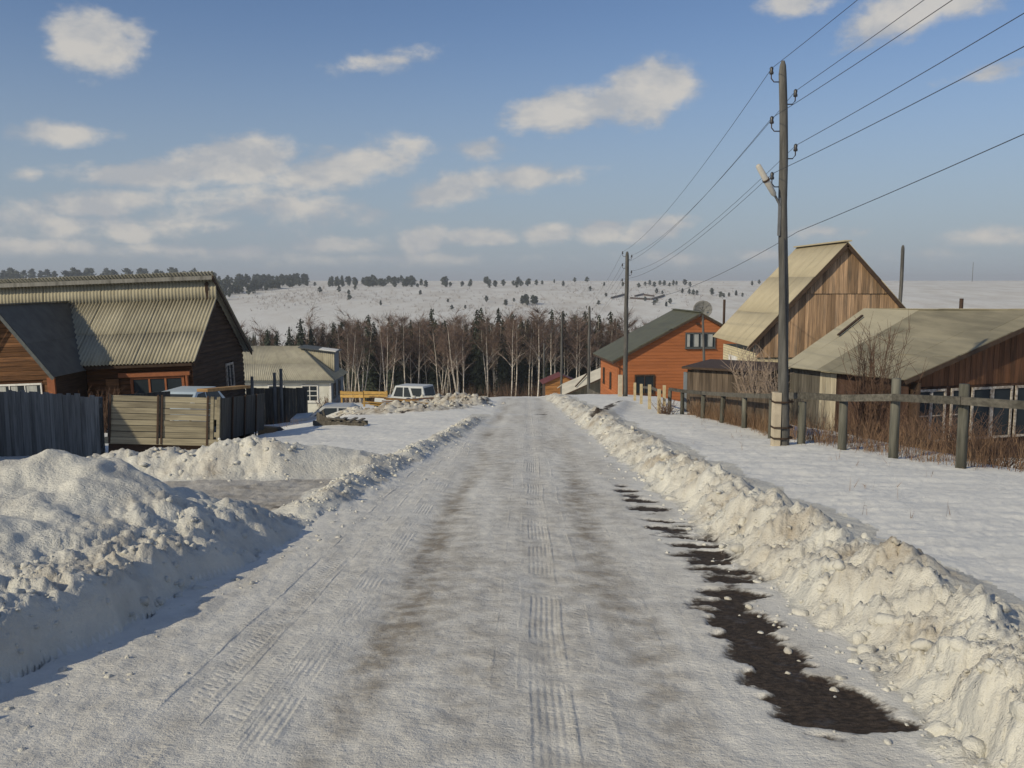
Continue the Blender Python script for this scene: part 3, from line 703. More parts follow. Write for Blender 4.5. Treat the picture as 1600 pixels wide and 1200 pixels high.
def timber_house():
    t = empty('timber_house', (-12.1, 33.5, -3.75), 0, R(-2.2))
    tag(t, 'dark log house with pale corrugated roof and a small gabled porch', 'house')
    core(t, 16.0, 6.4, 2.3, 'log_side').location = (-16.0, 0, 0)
    # gable end towards the road, in shade
    def lf(z): return 0.0 if z < 2.72 else min((z - 2.36) / 0.763 - 0.5, 2.5) if z < 4.62 else 2.5
    def rt(z): return 6.4 if z < 2.42 else 2.25 + (5.62 - z) / 0.778
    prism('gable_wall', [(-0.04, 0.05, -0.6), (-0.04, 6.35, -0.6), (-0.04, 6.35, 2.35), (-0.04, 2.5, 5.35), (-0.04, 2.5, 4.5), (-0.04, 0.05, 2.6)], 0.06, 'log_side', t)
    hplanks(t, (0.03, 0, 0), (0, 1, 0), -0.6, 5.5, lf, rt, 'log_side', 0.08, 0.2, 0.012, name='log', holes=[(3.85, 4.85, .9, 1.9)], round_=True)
    window(t, (0.02, 3.95, 0.95), (0, 1, 0), 0.8, 0.9, 2, 1, 'white_worn', 0.07, 0.08)
    # front wall under the eave
    hplanks(t, (0, -0.03, 0), (1, 0, 0), -0.6, 2.45, lambda z: -3.95, lambda z: 0.05, 'log', 0.08, 0.2, 0.012, name='log', round_=True, holes=[(-2.25, -0.3, 0.4, 1.85)])
    hplanks(t, (0, -0.03, 0), (1, 0, 0), -0.6, 2.45, lambda z: -16, lambda z: -7.4, 'log', 0.08, 0.2, 0.012, name='log', round_=True)
    window(t, (-2.2, -0.05, 0.45), (1, 0, 0), 1.85, 1.35, 3, 1, 'trim_orange', 0.10, 0.06)
    beam('lintel', (-2.7, -0.16, 1.98), (0.0, -0.16, 1.98), 0.08, 0.17, 'trim_orange', t)
    beam('veranda_post', (-0.12, -0.16, -0.5), (-0.12, -0.16, 1.89), 0.14, 0.08, 'trim_orange', t, up=(1, 0, 0))
    box('board_panel', (-3.2, -0.17, 1.2), (-2.72, -0.12, 1.85), 'porch', t)
    # roof: shallow front slope, upright strip of sheets, back slope running over it
    sheets(t, (-16, -0.5, 2.42), (0.35, -0.5, 2.42), (0.35, 2.5, 4.71), (-16, 2.5, 4.71), 14, 2, 'slate', 0.138, 0.038)
    sheets(t, (-16, 2.50, 4.69), (0.35, 2.50, 4.69), (0.35, 2.58, 5.50), (-16, 2.58, 5.50), 14, 1, 'slate', 0.138, 0.024)
    sheets(t, (0.4, 6.85, 2.22), (-16, 6.85, 2.22), (-16, 2.12, 5.80), (0.4, 2.12, 5.80), 14, 1, 'slate_grey', 0.138, 0.03)
    beam('fascia', (-16, 2.30, 5.56), (0.3, 2.30, 5.56), 0.10, 0.16, 'fence_dark', t)
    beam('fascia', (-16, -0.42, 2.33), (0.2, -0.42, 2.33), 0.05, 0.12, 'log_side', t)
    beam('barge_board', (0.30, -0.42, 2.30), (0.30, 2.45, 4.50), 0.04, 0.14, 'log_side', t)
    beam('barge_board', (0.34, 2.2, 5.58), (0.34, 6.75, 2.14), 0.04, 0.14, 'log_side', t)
    # porch wing
    def pl(z): return max(-7.25, -5.55 - (4.55 - z) / 1.362) if z > 2.2 else -7.25
    def pr(z): return min(-4.0, -5.75 + (4.55 - z) / 1.362) if z > 2.2 else -4.0
    prism('porch_wall', [(-7.2, -2.25, -.6), (-4.05, -2.25, -.6), (-4.05, -2.25, 2.2), (-5.65, -2.25, 4.4), (-7.2, -2.25, 2.2)], 0.05, 'log', t)
    hplanks(t, (0, -2.31, 0), (1, 0, 0), -0.6, 4.5, pl, pr, 'porch', 0.035, 0.17, 0.012, holes=[(-6.75, -4.42, .6, 2.02)])
    box('porch_wall', (-4.12, -2.24, -0.6), (-4.0, 0.0, 2.25), 'log_side', t)
    window(t, (-6.70, -2.33, 0.65), (1, 0, 0), 2.2, 1.3, 4, 2, 'white', 0.05, 0.05, curtain=True)
    beam('corner_post', (-4.08, -2.40, -0.6), (-4.08, -2.40, 2.2), 0.26, 0.09, 'trim_orange', t, up=(0, 1, 0))
    sheets(t, (-3.78, -2.75, 2.24), (-3.78, 1.0, 2.24), (-5.65, 2.6, 4.80), (-5.65, -2.75, 4.80), 3, 2, 'felt', 0.15, 0)
    sheets(t, (-7.52, 1.0, 2.24), (-7.52, -2.75, 2.24), (-5.65, -2.75, 4.80), (-5.65, 2.6, 4.80), 3, 2, 'felt', 0.15, 0)
    beam('ridge_cap', (-5.65, -2.78, 4.83), (-5.65, 2.4, 4.83), 0.20, 0.04, 'felt', t)
    beam('barge_board', (-3.80, -2.78, 2.17), (-5.62, -2.78, 4.66), 0.03, 0.12, 'frame_grey', t)
    beam('barge_board', (-7.50, -2.78, 2.17), (-5.68, -2.78, 4.66), 0.03, 0.12, 'frame_grey', t)
timber_house()

def white_house():
    t = empty('white_house', (-21.6, 70, -8.5))
    tag(t, 'small white house with a grey corrugated hipped roof at the forest edge', 'house')
    W, D = 7.2, 5.3
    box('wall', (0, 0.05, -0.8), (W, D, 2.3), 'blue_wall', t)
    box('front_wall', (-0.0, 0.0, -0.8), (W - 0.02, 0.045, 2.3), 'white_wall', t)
    box('corner_board', (W - 0.12, -0.03, -0.5), (W + 0.03, -0.001, 2.3), 'white', t)
    window(t, (4.95, -0.01, 0.75), (1, 0, 0), 1.15, 1.15, 2, 3, 'white', 0.09, 0.06)
    window(t, (2.3, -0.01, 0.75), (1, 0, 0), 1.1, 1.15, 2, 3, 'white', 0.09, 0.06)
    window(t, (W + 0.01, 1.0, 0.9), (0, 1, 0), 0.8, 1.1, 1, 1, 'frame_grey', 0.06, 0.05)
    window(t, (W + 0.01, 3.0, 0.9), (0, 1, 0), 0.8, 1.1, 1, 1, 'frame_grey', 0.06, 0.05)
    zr, ze, o = 4.9, 2.4, 0.35
    sheets(t, (-1.0, -o, ze), (W + o, -o, ze), (4.2, 2.65, zr), (-1.0, 2.65, zr), 7, 2, 'slate_grey', 0.17, 0.03)
    sheets(t, (W + o, D + o, ze), (-1.0, D + o, ze), (-1.0, 2.65, zr), (4.2, 2.65, zr), 7, 1, 'slate_grey', 0.17, 0.03)
    sheets(t, (W + o, -o, ze), (W + o, D + o, ze), (4.25, 2.68, zr), (4.2, 2.62, zr), 4, 1, 'slate', 0.17, 0.03)
    beam('hip_cap', (W + o, -o, ze + .06), (4.2, 2.65, zr + .08), 0.16, 0.06, 'frame_grey', t)
    beam('fascia', (-1.0, -o + 0.05, ze - 0.12), (W + o, -o + 0.05, ze - 0.12), 0.05, 0.2, 'frame_grey', t)
    # wide loft dormer on the hip
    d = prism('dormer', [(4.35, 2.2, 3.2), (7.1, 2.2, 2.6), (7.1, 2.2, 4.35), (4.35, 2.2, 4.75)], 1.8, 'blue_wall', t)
    sheets(d, (4.35, 2.17, 3.2), (7.1, 2.17, 2.6), (7.1, 2.19, 4.35), (4.35, 2.19, 4.75), 3, 1, 'slate', 0.17, 0.02, name='cladding_sheet')
    prism('dormer_roof', [(4.2, 1.95, 4.85), (7.3, 1.95, 4.45), (7.3, 4.4, 4.5), (4.2, 4.4, 4.9)], 0.06, 'frame_grey', d)
    prism('roof_snow', [(5.9, 2.0, 4.70), (7.25, 2.0, 4.53), (7.25, 3.4, 4.58), (5.9, 3.4, 4.74)], 0.07, 'white', d)
white_house()

def barn():
    t = empty('barn', (8.9, 32.3, -3.9))
    tag(t, 'tall barn with honey-coloured plank gable and steep pale roof', 'barn')
    W, D = 6.2, 5.0; k = 1.087
    box('wall', (0.0, 0.06, -1.0), (W, D, 2.95), 'brick', t)
    prism('gable_wall', [(0.1, 0.10, 2.9), (W - 0.1, 0.10, 2.9), (W - 0.1, 0.10, 3.4), (3.1, 0.10, 6.75), (0.1, 0.10, 3.4)], 0.08, 'frame_brown', t)
    def top(u): return 3.10 + (min(u, W - u) + 0.35) * k
    vplanks(t, (0, -0.02, 0), (1, 0, 0), W, lambda u: min(top(u), 5.16), lambda u: 2.80, 'barn_board', 0.03, 0.135, jit=0.008)
    vplanks(t, (1.55, -0.06, 0), (1, 0, 0), 3.1, lambda u: top(u + 1.55), lambda u: 5.12, 'barn_board', 0.03, 0.13, jit=0.008)
    rf = lambda i, j: 'barn_roof'
    sheets(t, (-0.35, 5.5, 3.22), (-0.35, -0.26, 3.22), (3.1, -0.26, 6.97), (3.1, 5.5, 6.97), 6, 3, 'barn_roof', 0.14, 0.010, thick=0.02)
    sheets(t, (W + 0.35, -0.26, 3.22), (W + 0.35, 5.5, 3.22), (3.1, 5.5, 6.97), (3.1, -0.26, 6.97), 6, 3, 'barn_roof', 0.14, 0.010, thick=0.02)
    beam('ridge_cap', (3.1, -0.29, 7.0), (3.1, 5.52, 7.0), 0.26, 0.05, 'barn_roof', t)
    for sx in (0, 1):
        x0 = -0.33 if not sx else W + 0.33
        beam('barge_board', (x0, -0.25, 3.12), (3.1, -0.25, 6.85), 0.04, 0.13, 'frame_brown', t)
    window(t, (-0.01, 3.6, 1.0), (0, -1, 0), 0.9, 1.4, 1, 1, 'white', 0.16, 0.06)
    beam('lamp_bracket', (3.9, -0.05, 3.25), (3.9, -0.32, 3.25), 0.04, 0.04, 'metal', t)
    box('wall_lamp', (3.78, -0.5, 3.05), (4.02, -0.3, 3.38), 'white', t)
barn()

def old_shed():
    A, B, C, D = at(1415, 593, 21), at(1222, 572, 27.5), at(1350, 482, 30), at(1662, 483, 22.4)
    o = Vector((A.x, A.y, -4.6)); t = empty('old_house', o)
    tag(t, 'low old house with weathered sagging roof and flaking white windows behind the rail fence', 'house')
    A, B, C, D = A - o, B - o, C - o, D - o
    Ux = Vector((D.x - A.x, D.y - A.y, 0)).normalized()          # along the gable end
    Uy = Vector((B.x - A.x, B.y - A.y, 0)).normalized()          # back along the eave
    E = D + (D - A) - Vector((0, 0, 2 * (D.z - A.z))); E2 = C + (C - B) - Vector((0, 0, 2 * (C.z - B.z)))
    mt = lambda i, j: 'shed_light' if i < 3 else 'shed_roof'
    sheets(t, B, A, D, C, 9, 3, 'shed_roof', 0.14, 0, thick=0.03, sag=0.06, jit=0.012, mats=mt)
    sheets(t, E, E2, C, D, 9, 3, 'shed_roof', 0.14, 0, thick=0.03, jit=0.012)
    beam('roof_batten', B * 0.16 + C * 0.84 + (A - B) * 0.10 + Z * .05, B * 0.50 + C * 0.50 + (A - B) * 0.13 + Z * 0.05, 0.07, 0.05, 'frame_brown', t)
    # gable end: upright boards above, glazed veranda below
    W = (E - A).length; ins = Uy * 0.32; O = Vector((A.x, A.y, 0)) + ins + Ux * 0.35
    zg = A.z - 0.24; sl = (D.z - A.z) / Vector((D.x - A.x, D.y - A.y)).length
    W2 = W - 0.9; half = Vector((D.x - A.x, D.y - A.y)).length
    def top(u): v = u + 0.35; return A.z - 0.12 + sl * min(v, 2 * half - v)
    vplanks(t, O, Ux, W2, top, lambda u: zg, 'shed_board', 0.03, 0.17)
    N = Ux.cross(Z)
    for i, (u0, u1) in enumerate(((0.12, 0.58), (0.66, 1.02), (1.28, 1.62), (1.92, 2.45), (2.55, 3.1), (3.3, 3.9))):
        window(t, O + Ux * u0 + N * 0.02 + Z * (zg - 1.32), Ux, u1 - u0, 1.2, 1, 2 if i < 3 else 1, 'white_worn', 0.045, 0.05, sill=False)
    hs = [(u0 - .05, u1 + .05, zg - 1.36, zg - .06) for u0, u1 in ((0.12, 0.58), (0.66, 1.02), (1.28, 1.62), (1.92, 2.45), (2.55, 3.1), (3.3, 3.9))]
    vplanks(t, O, Ux, W2, lambda u: zg - 0.01, lambda u: -0.6, 'shed_dark', 0.03, 0.15, holes=hs)
    V = [O - N * 0.2 + Z * -0.6, O - N * 0.2 + Ux * W2 + Z * -0.6, O - N * 0.2 + Ux * W2 + Z * zg, O - N * 0.2 + Z * zg]
    prism('wall', V, 0.05, 'frame_brown', t)
    beam('barge_board', A + Vector((0, 0, -0.07)), D + Vector((0, 0, -0.07)), 0.04, 0.11, 'frame_brown', t)
    # long wall under the eave
    L = Vector((B.x - A.x, B.y - A.y, 0)).length; Ob = Vector((B.x, B.y, 0)) + Ux * 0.30
    zt = lambda u: (B.z * (1 - u / L) + A.z * (u / L)) + 0.02
    prism('wall', [Ob + Ux * 0.1 + Z * -0.6, Ob + Ux * 0.1 - Uy * L + Z * -0.6, Ob + Ux * 0.1 - Uy * L + Z * (A.z - 0.1), Ob + Ux * .1 + Z * (B.z - .1)], 0.05, 'frame_brown', t)
    for u0, u1, mm in ((0, 1.9, 'fence_grey'), (1.9, 2.85, 'cream_board'), (2.85, L - 0.3, 'shed_dark')):
        vplanks(t, Ob - Uy * u0, -Uy, u1 - u0, lambda u: zt(u + u0) - (0.12 if mm == 'cream_board' else 0), lambda u: -0.6, mm, 0.03, 0.16)
    # stub of a stove pipe
    q = at(1502, 476, 29) - o
    tube('chimney', [q + Z * -0.8, q + Z * 0.2], 0.065, 'iron', t, 8)
old_shed()

def orange_house():
    t = empty('orange_house', (6.27, 52, -5.3), R(5.8))
    tag(t, 'orange plank-sided house with a dark green gable roof', 'house')
    W, D, ze, za = 9.75, 5.2, 2.33, 5.15; k = (za - ze) / (W / 2 + 0.4)
    box('wall', (0.02, 0.05, -0.8), (W, D, ze + 0.1), 'frame_brown', t)
    tp = lambda z: max(0, (z - ze + 0.12) / k - 0.4)
    prism('gable_wall', [(0.1, .05, ze), (W - .1, .05, ze), (W / 2, .05, za - 0.2)], 0.05, 'frame_brown', t)
    hl = [(4.0, 5.82, 3.05, 3.95), (0.98, 2.2, 0.35, 1.5)]
    hplanks(t, (0, 0, 0), (1, 0, 0), -0.6, za - 0.12, lambda z: tp(z), lambda z: W - tp(z), 'siding', 0.03, 0.19, 0.010, holes=hl)
    hplanks(t, (-0.0, D, 0), (0, -1, 0), -0.6, ze + 0.05, lambda z: 0, lambda z: D - 0.0, 'siding_side', 0.03, 0.19, 0.010)
    window(t, (4.05, -0.02, 3.1), (1, 0, 0), 1.7, 0.78, 4, 1, 'frame_grey', 0.06, 0.06, curtain=True)
    window(t, (1.05, -0.02, 0.4), (1, 0, 0), 1.05, 1.0, 2, 1, 'frame_brown', 0.06, 0.06)
    window(t, (-0.02, 4.2, 0.6), (0, -1, 0), 0.3, 0.9, 1, 1, 'frame_brown', 0.04, 0.04)
    window(t, (-0.02, 2.2, 0.5), (0, -1, 0), 0.3, 0.9, 1, 1, 'frame_brown', 0.04, 0.04)
    beam('corner_board', (-0.035, -0.05, -0.5), (-0.035, -0.05, ze), 0.14, 0.03, 'siding', t, up=(0, 1, 0))
    sheets(t, (-0.45, D + 0.45, ze), (-0.45, -0.22, ze), (W / 2, -0.22, za), (W / 2, D + 0.45, za), 5, 3, 'green_roof', 0.2, 0, thick=0.06)
    sheets(t, (W + 0.45, -0.22, ze), (W + 0.45, D + 0.45, ze), (W / 2, D + 0.45, za), (W / 2, -0.22, za), 5, 3, 'green_roof', 0.2, 0, thick=0.06)
    beam('ridge_cap', (W / 2, -0.22, za + .03), (W / 2, D + .45, za + .03), 0.3, 0.05, 'green_roof', t)
    for x0 in (-0.42, W + 0.42): beam('barge_board', (x0, -0.21, ze - 0.13), (W / 2, -0.21, za - 0.11), 0.04, 0.12, 'frame_brown', t)
    beam('fascia', (-0.40, -0.45, ze - 0.10), (-0.40, D + 0.4, ze - 0.10), 0.05, 0.10, 'frame_brown', t)
    b = box('wall_lamp', (4.62, -0.18, 4.42), (4.82, -0.02, 4.52), 'iron', t)
    q = at(1132, 468, 55.0) - t.location; q = Matrix.Rotation(-R(5.8), 4, 'Z') @ q
    tube('chimney', [(q.x, q.y, 3.4), (q.x, q.y, q.z)], 0.08, 'iron', t, 8)
orange_house()

def small_shed():
    t = empty('ochre_shed', at(852, 622, 86), R(4))
    tag(t, 'small ochre plank shed with a dark red roof by the far poles', 'shed')
    W, D, ze, za = 3.3, 3.0, 1.5, 2.25
    box('wall', (0.03, 0.05, -1), (W, D, ze), 'frame_brown', t)
    prism('gable_wall', [(0.05, .05, ze), (W - .05, .05, ze), (W * .52, .05, za - .08)], 0.05, 'frame_brown', t)
    k = (za - ze) / (W / 2)
    hplanks(t, (0, 0, 0), (1, 0, 0), -0.8, za - 0.1, lambda z: max(0, (z - ze + .05) / k), lambda z: W - max(0, (z - ze + .05) / k), 'shed_orange', 0.03, 0.2, 0.012)
    sheets(t, (-0.3, D + .2, ze - .1), (-0.3, -.25, ze - .1), (W * .5, -.25, za), (W * .5, D + .2, za), 2, 1, 'red_roof', 0.2, 0, thick=0.05)
    sheets(t, (W + .3, -.25, ze - .1), (W + .3, D + .2, ze - .1), (W * .5, D + .2, za), (W * .5, -.25, za), 2, 1, 'red_roof', 0.2, 0, thick=0.05)
small_shed()

def pale_shed():
    t = empty('pale_roofed_shed', at(884, 628, 76), R(3))
    tag(t, 'low beige plank shed with a pale lean-to roof beside the orange house', 'shed')
    W, D = 3.6, 3.2
    top = lambda u: 0.95 + 0.50 * u
    prism('wall', [(0.05, 0.06, -1), (W, 0.06, -1), (W, 0.06, top(W) - .1), (.05, .06, .9)], D, 'blue_wall', t)
    vplanks(t, (0, 0, 0), (1, 0, 0), W, lambda u: top(u) - 0.25, lambda u: -0.8, 'beige_board', 0.03, 0.22)
    sheets(t, (-0.45, -.9, 0.62), (W + .05, -.9, 2.45), (W + .05, D * .55, 2.95), (-0.15, D * .55, 1.35), 3, 2, 'white_roof', 0.2, 0, thick=0.05)
    sheets(t, (W + .05, D + .3, 2.45), (-0.4, D + .3, 0.8), (-0.15, D * .55, 1.34), (W + .05, D * .55, 2.94), 3, 1, 'white_roof', 0.2, 0, thick=0.05)
    beam('barge_board', (-0.45, -.92, 0.60), (W + .05, -.92, 2.42), 0.05, 0.12, 'frame_brown', t)
    beam('roof_batten', (0.75, -.6, 1.40), (2.0, 1.0, 2.35), 0.12, 0.06, 'frame_brown', t)
    box('lean_to', (W + 0.0, 0.0, -.9), (W + 0.5, D, 3.0), 'blue_wall', t)
pale_shed()

def plank_shed():
    a, b = at(1074, 577, 29), at(1204, 577, 27.5); g = -3.6
    t = empty('plank_shed', (a.x, a.y, g)); tag(t, 'flat-topped grey plank shed behind the fence in front of the barn', 'shed')
    U = Vector((b.x - a.x, b.y - a.y, 0)); W = U.length; U.normalize(); N = U.cross(Z)
    h = a.z - g
    prism('wall', [-N * .08 + Z * -.5, U * W - N * .08 + Z * -.5, U * W - N * .08 + Z * (h - .03), -N * .08 + Z * (h - .03)], 2.2, 'frame_brown', t)
    vplanks(t, (0, 0, 0), U, W, lambda u: h, lambda u: -0.5, 'fence_brown', 0.03, 0.2)
    prism('roof', [N * .2 - U * .12 + Z * (h + .10), U * (W + .1) + N * .2 + Z * (h + .10), U * (W + .1) - N * 2.4 + Z * (h + .16), -U * .12 - N * 2.4 + Z * (h + .16)], 0.07, 'frame_brown', t)
    prism('side_panel', [-U * .15 - N * .05 + Z * -.4, -U * .02 - N * .05 + Z * -.4, -U * .02 - N * .05 + Z * (h - .1), -U * .15 - N * .05 + Z * (h - .1)], 0.05, 'blue_wall', t)
plank_shed()

def neighbour_shed():
    # stands out of the picture on the left; its shadow lies over the board fence and the snow before it
    t = empty('neighbour_shed', (-19.3, 15.7, -2.5)); tag(t, 'tall brown log shed just beyond the photo edge, shading the board fence', 'shed')
    W, D, ze, za = 6.3, 4.4, 3.0, 4.6
    box('wall', (0, 0, -0.8), (W, D, ze), 'log_side', t)
    for x in (0.12, W): prism('gable_wall', [(x, 0, ze), (x, D, ze), (x, D / 2, za - .1)], 0.12, 'log_side', t)
    hplanks(t, (0, -0.04, 0), (1, 0, 0), -.6, ze, lambda z: 0, lambda z: W, 'log', 0.04, 0.22, 0.01, name='log')
    sheets(t, (-.3, -.35, ze - .2), (W + .25, -.35, ze - .2), (W + .25, D / 2, za), (-.3, D / 2, za), 6, 2, 'slate_grey', 0.15, 0.02)
    sheets(t, (W + .25, D + .35, ze - .2), (-.3, D + .35, ze - .2), (-.3, D / 2, za), (W + .25, D / 2, za), 6, 2, 'slate_grey', 0.15, 0.02)
    window(t, (2.5, -.06, 0.8), (1, 0, 0), 1.2, 1.0, 2, 1, 'white', 0.08, 0.05)
neighbour_shed()


# ------------------------------------------------------------------ fences
def board_fence():
    a, b = at(-60, 606, 22.5), at(152, 606, 20.8); g = ground(-11, 21) - 0.1
    t = empty('board_fence', (a.x, a.y, g)); tag(t, 'tall dark blue-grey board fence in shade beside the plank-sided truck bed', 'fence')
    U = Vector((b.x - a.x, b.y - a.y, 0)); W = U.length; U.normalize(); N = U.cross(Z)
    vplanks(t, (0, 0, 0), U, W, lambda u: a.z - g, lambda u: -0.3, 'fence_dark', 0.025, 0.15, 0.006, ragged=0.04, jit=0.008)
    for z in (0.35, 1.4): beam('rail', -N * 0.07 + Z * z, U * W - N * 0.07 + Z * z, 0.06, 0.1, 'fence_dark', t)
    for u in (0.3, 2.0, W - 0.1): beam('post', U * u - N * .14 + Z * -.4, U * u - N * .14 + Z * 1.6, 0.1, 0.1, 'fence_dark', t)
board_fence()

def yard_gate():
    a, b = at(384, 606, 41), at(480, 604, 41); g = -4.8
    t = empty('yard_fence', (a.x, a.y, g)); tag(t, 'dark grey plank fence with two tall posts in front of the white house', 'fence')
    U = Vector((b.x - a.x, b.y - a.y, 0)); W = U.length; U.normalize(); h = a.z - g
    vplanks(t, (0, 0, 0), U, W, lambda u: h, lambda u: -0.3, 'fence_grey', 0.03, 0.16, ragged=0.02)
    for px, py in ((394, 588), (429, 582), (439, 576)):
        p = at(px, py, 40.8)
        tube('post', [(p.x - a.x, p.y - a.y - 0.1, -0.4), (p.x - a.x + .02, p.y - a.y - 0.1, p.z - g)], [.10, .07], 'fence_dark', t, 7)
yard_gate()

def rail_fence():
    # posts: photo x, base y, top y, distance; rail runs just below the taller tops
    posts = [(1700, 735, 602, 11.6), (1502, 720, 600, 12.7), (1396, 708, 591, 14.0), (1316, 697, 627, 15.2), (1252, 690, 628, 16.3), (1205, 672, 622, 18.4), (1163, 663, 620, 20.6), (1128, 655, 618, 22.8), (1098, 648, 615, 25), (1066, 642, 612, 27.5), (1046, 640, 608, 29)]
    t = empty('rail_fence', (at(1316, 697, 15.2).x, 15.2, ground(5.7, 15.2))); O = t.location
    tag(t, 'weathered single-rail fence on thick grey posts along the snowy verge', 'fence')
    rl = []
    for i, (px, pb, pt, d) in enumerate(posts):
        b, q = at(px, pb, d), at(px, pt, d); gz = ground(b.x, b.y); hgt = q.z - b.z
        r = 0.074 if i < 5 else 0.064
        lean = random.uniform(-.025, .025)
        tube('post', [(b.x - O.x, b.y - O.y, min(gz, b.z) - 0.35 - O.z), (b.x + lean * .5 - O.x, b.y - O.y, b.z + hgt * .5 - O.z), (b.x + lean - O.x, b.y - O.y, q.z - O.z)], [r * 1.05, r, r * 0.97], 'post', t, 9)
        rl.append((b, q))
    ry = [(1700, 640), (1502, 626), (1396, 621), (1316, 622), (1252, 618), (1205, 619), (1163, 618), (1128, 616), (1098, 614), (1066, 611), (1046, 608)]
    pts = [at(px, py, posts[i][3] - 0.12) - O for i, (px, py) in enumerate(ry)]
    for i in range(len(pts) - 1):
        beam('rail', pts[i], pts[i + 1] + (pts[i] - pts[i + 1]).normalized() * 0.004, 0.05, 0.115 if i < 5 else .10, 'rail', t)
rail_fence()

def low_plank_fence():
    a, b = at(1066, 615, 28), at(1214, 617, 18.4); g = -3.2
    t = empty('plank_fence', (a.x + .25, a.y, g)); tag(t, 'low brown plank fence with dry weeds at its foot behind the rail fence', 'fence')
    U = Vector((b.x - a.x, b.y - a.y, 0)); W = U.length; U.normalize()
    vplanks(t, (0, 0, 0), U, W, lambda u: (a.z - g) + (b.z - a.z) * u / W, lambda u: ground(a.x + U.x * u, a.y + U.y * u) - g - 0.25, 'fence_brown', 0.03, 0.22, ragged=0.04)
low_plank_fence()

def pale_posts():
    P = [(992, 624, 598, 38), (1002, 628, 600, 35), (1015, 637, 601, 30.5), (1030, 643, 608, 27.8), (1038, 632, 602, 33)]
    t = empty('post_fence', at(1015, 637, 30.5)); O = t.location
    tag(t, 'short run of pale yellow fence posts beyond the plank fence', 'fence')
    for px, pb, pt, d in P:
        b, q = at(px, pb, d) - O, at(px, pt, d) - O
        beam('post', (b.x, b.y, b.z - 0.4), (q.x, q.y, q.z), 0.10, 0.10, 'pale_post', t, up=(0, 1, 0))
    for (i, j) in ((2, 3), (1, 2)):
        p, q = at(P[i][0], P[i][2] + 5, P[i][3]) - O, at(P[j][0], P[j][2] + 5, P[j][3]) - O
        beam('rail', p + Vector((.08, 0, 0)), q + Vector((.08, 0, 0)), 0.04, 0.09, 'rail', t)
pale_posts()

def yellow_barrier():
    a, b = at(532, 617, 62), at(606, 617, 60); t = empty('yellow_fence', (a.x, a.y, -7.3))
    tag(t, 'low fence of yellow lumber rails left of the grey off-road car', 'fence')
    O = t.location
    for k, (z0, z1) in enumerate(((0.16, .12), (-.08, -.10))):
        for i in range(2):
            p = (a - O).lerp(b - O, i / 2 + (.01 if i else 0)); q = (a - O).lerp(b - O, (i + 1) / 2 - .004)
            beam('rail', p + Z * z0, q + Z * z1, 0.06, 0.20, 'yellow', t)
    for f in (0.02, 0.5, 0.97):
        p = (a - O).lerp(b - O, f); beam('post', (p.x, p.y + .1, -.5), (p.x, p.y + .1, p.z + .28), 0.12, 0.12, 'yellow', t, up=(0, 1, 0))
yellow_barrier()

def far_fence():
    a, b = at(921, 607, 66), at(958, 607, 60); g = -7.4
    t = empty('grey_fence', (a.x, a.y, g)); tag(t, 'short grey board fence in front of the orange house side wall', 'fence')
    U = Vector((b.x - a.x, b.y - a.y, 0)); W = U.length; U.normalize()
    vplanks(t, (0, 0, 0), U, W, lambda u: a.z - g - .03, lambda u: -0.3, 'fence_grey', 0.03, 0.2, ragged=.03)
far_fence()


# ------------------------------------------------------------------ poles, lamp, wires
def hook(parent, p, side, s=1.0):
    """swan-neck iron hook with a porcelain insulator"""
    p = Vector(p); x = side
    pts = [p, p + Vector((x * .10 * s, 0, 0)), p + Vector((x * .15 * s, 0, .06 * s)), p + Vector((x * .15 * s, 0, .13 * s))]
    h = tube('insulator_hook', pts, 0.011 * s, 'iron', parent, 5)
    q = pts[-1]
    tube('insulator', [q, q + Z * .03 * s, q + Z * .06 * s, q + Z * .10 * s, q + Z * .13 * s], [.035 * s, .04 * s, .028 * s, .036 * s, .015 * s], 'porcelain', h, 8)
    return q + Z * .10 * s
WP = []
def wood_pole(label, base, top, r0, r1, hooks, stub=None, lean=0.0):
    t = empty('utility_pole', base); tag(t, label, 'utility pole')
    h = top - base[2]
    n = 9; pts = [(lean * i / n + 0.012 * math.sin(i * 1.9), 0.01 * math.cos(i * 1.3), -0.5 + (h + 0.5) * i / n) for i in range(n)] + [(lean, 0, h - 0.22), (lean, 0, h - 0.08), (lean, 0, h)]
    rad = [r0 + (r1 - r0) * i / n for i in range(n)] + [r1, r1 * 0.8, r1 * 0.42]
    tube('shaft', pts, rad, 'pole', t, 10)
    W = []
    for z, side in hooks:
        q = hook(t, (lean * z / h + side * r1 * 0.9, 0, z), side); W.append(Vector(base) + q)
    WP.append(W); return t

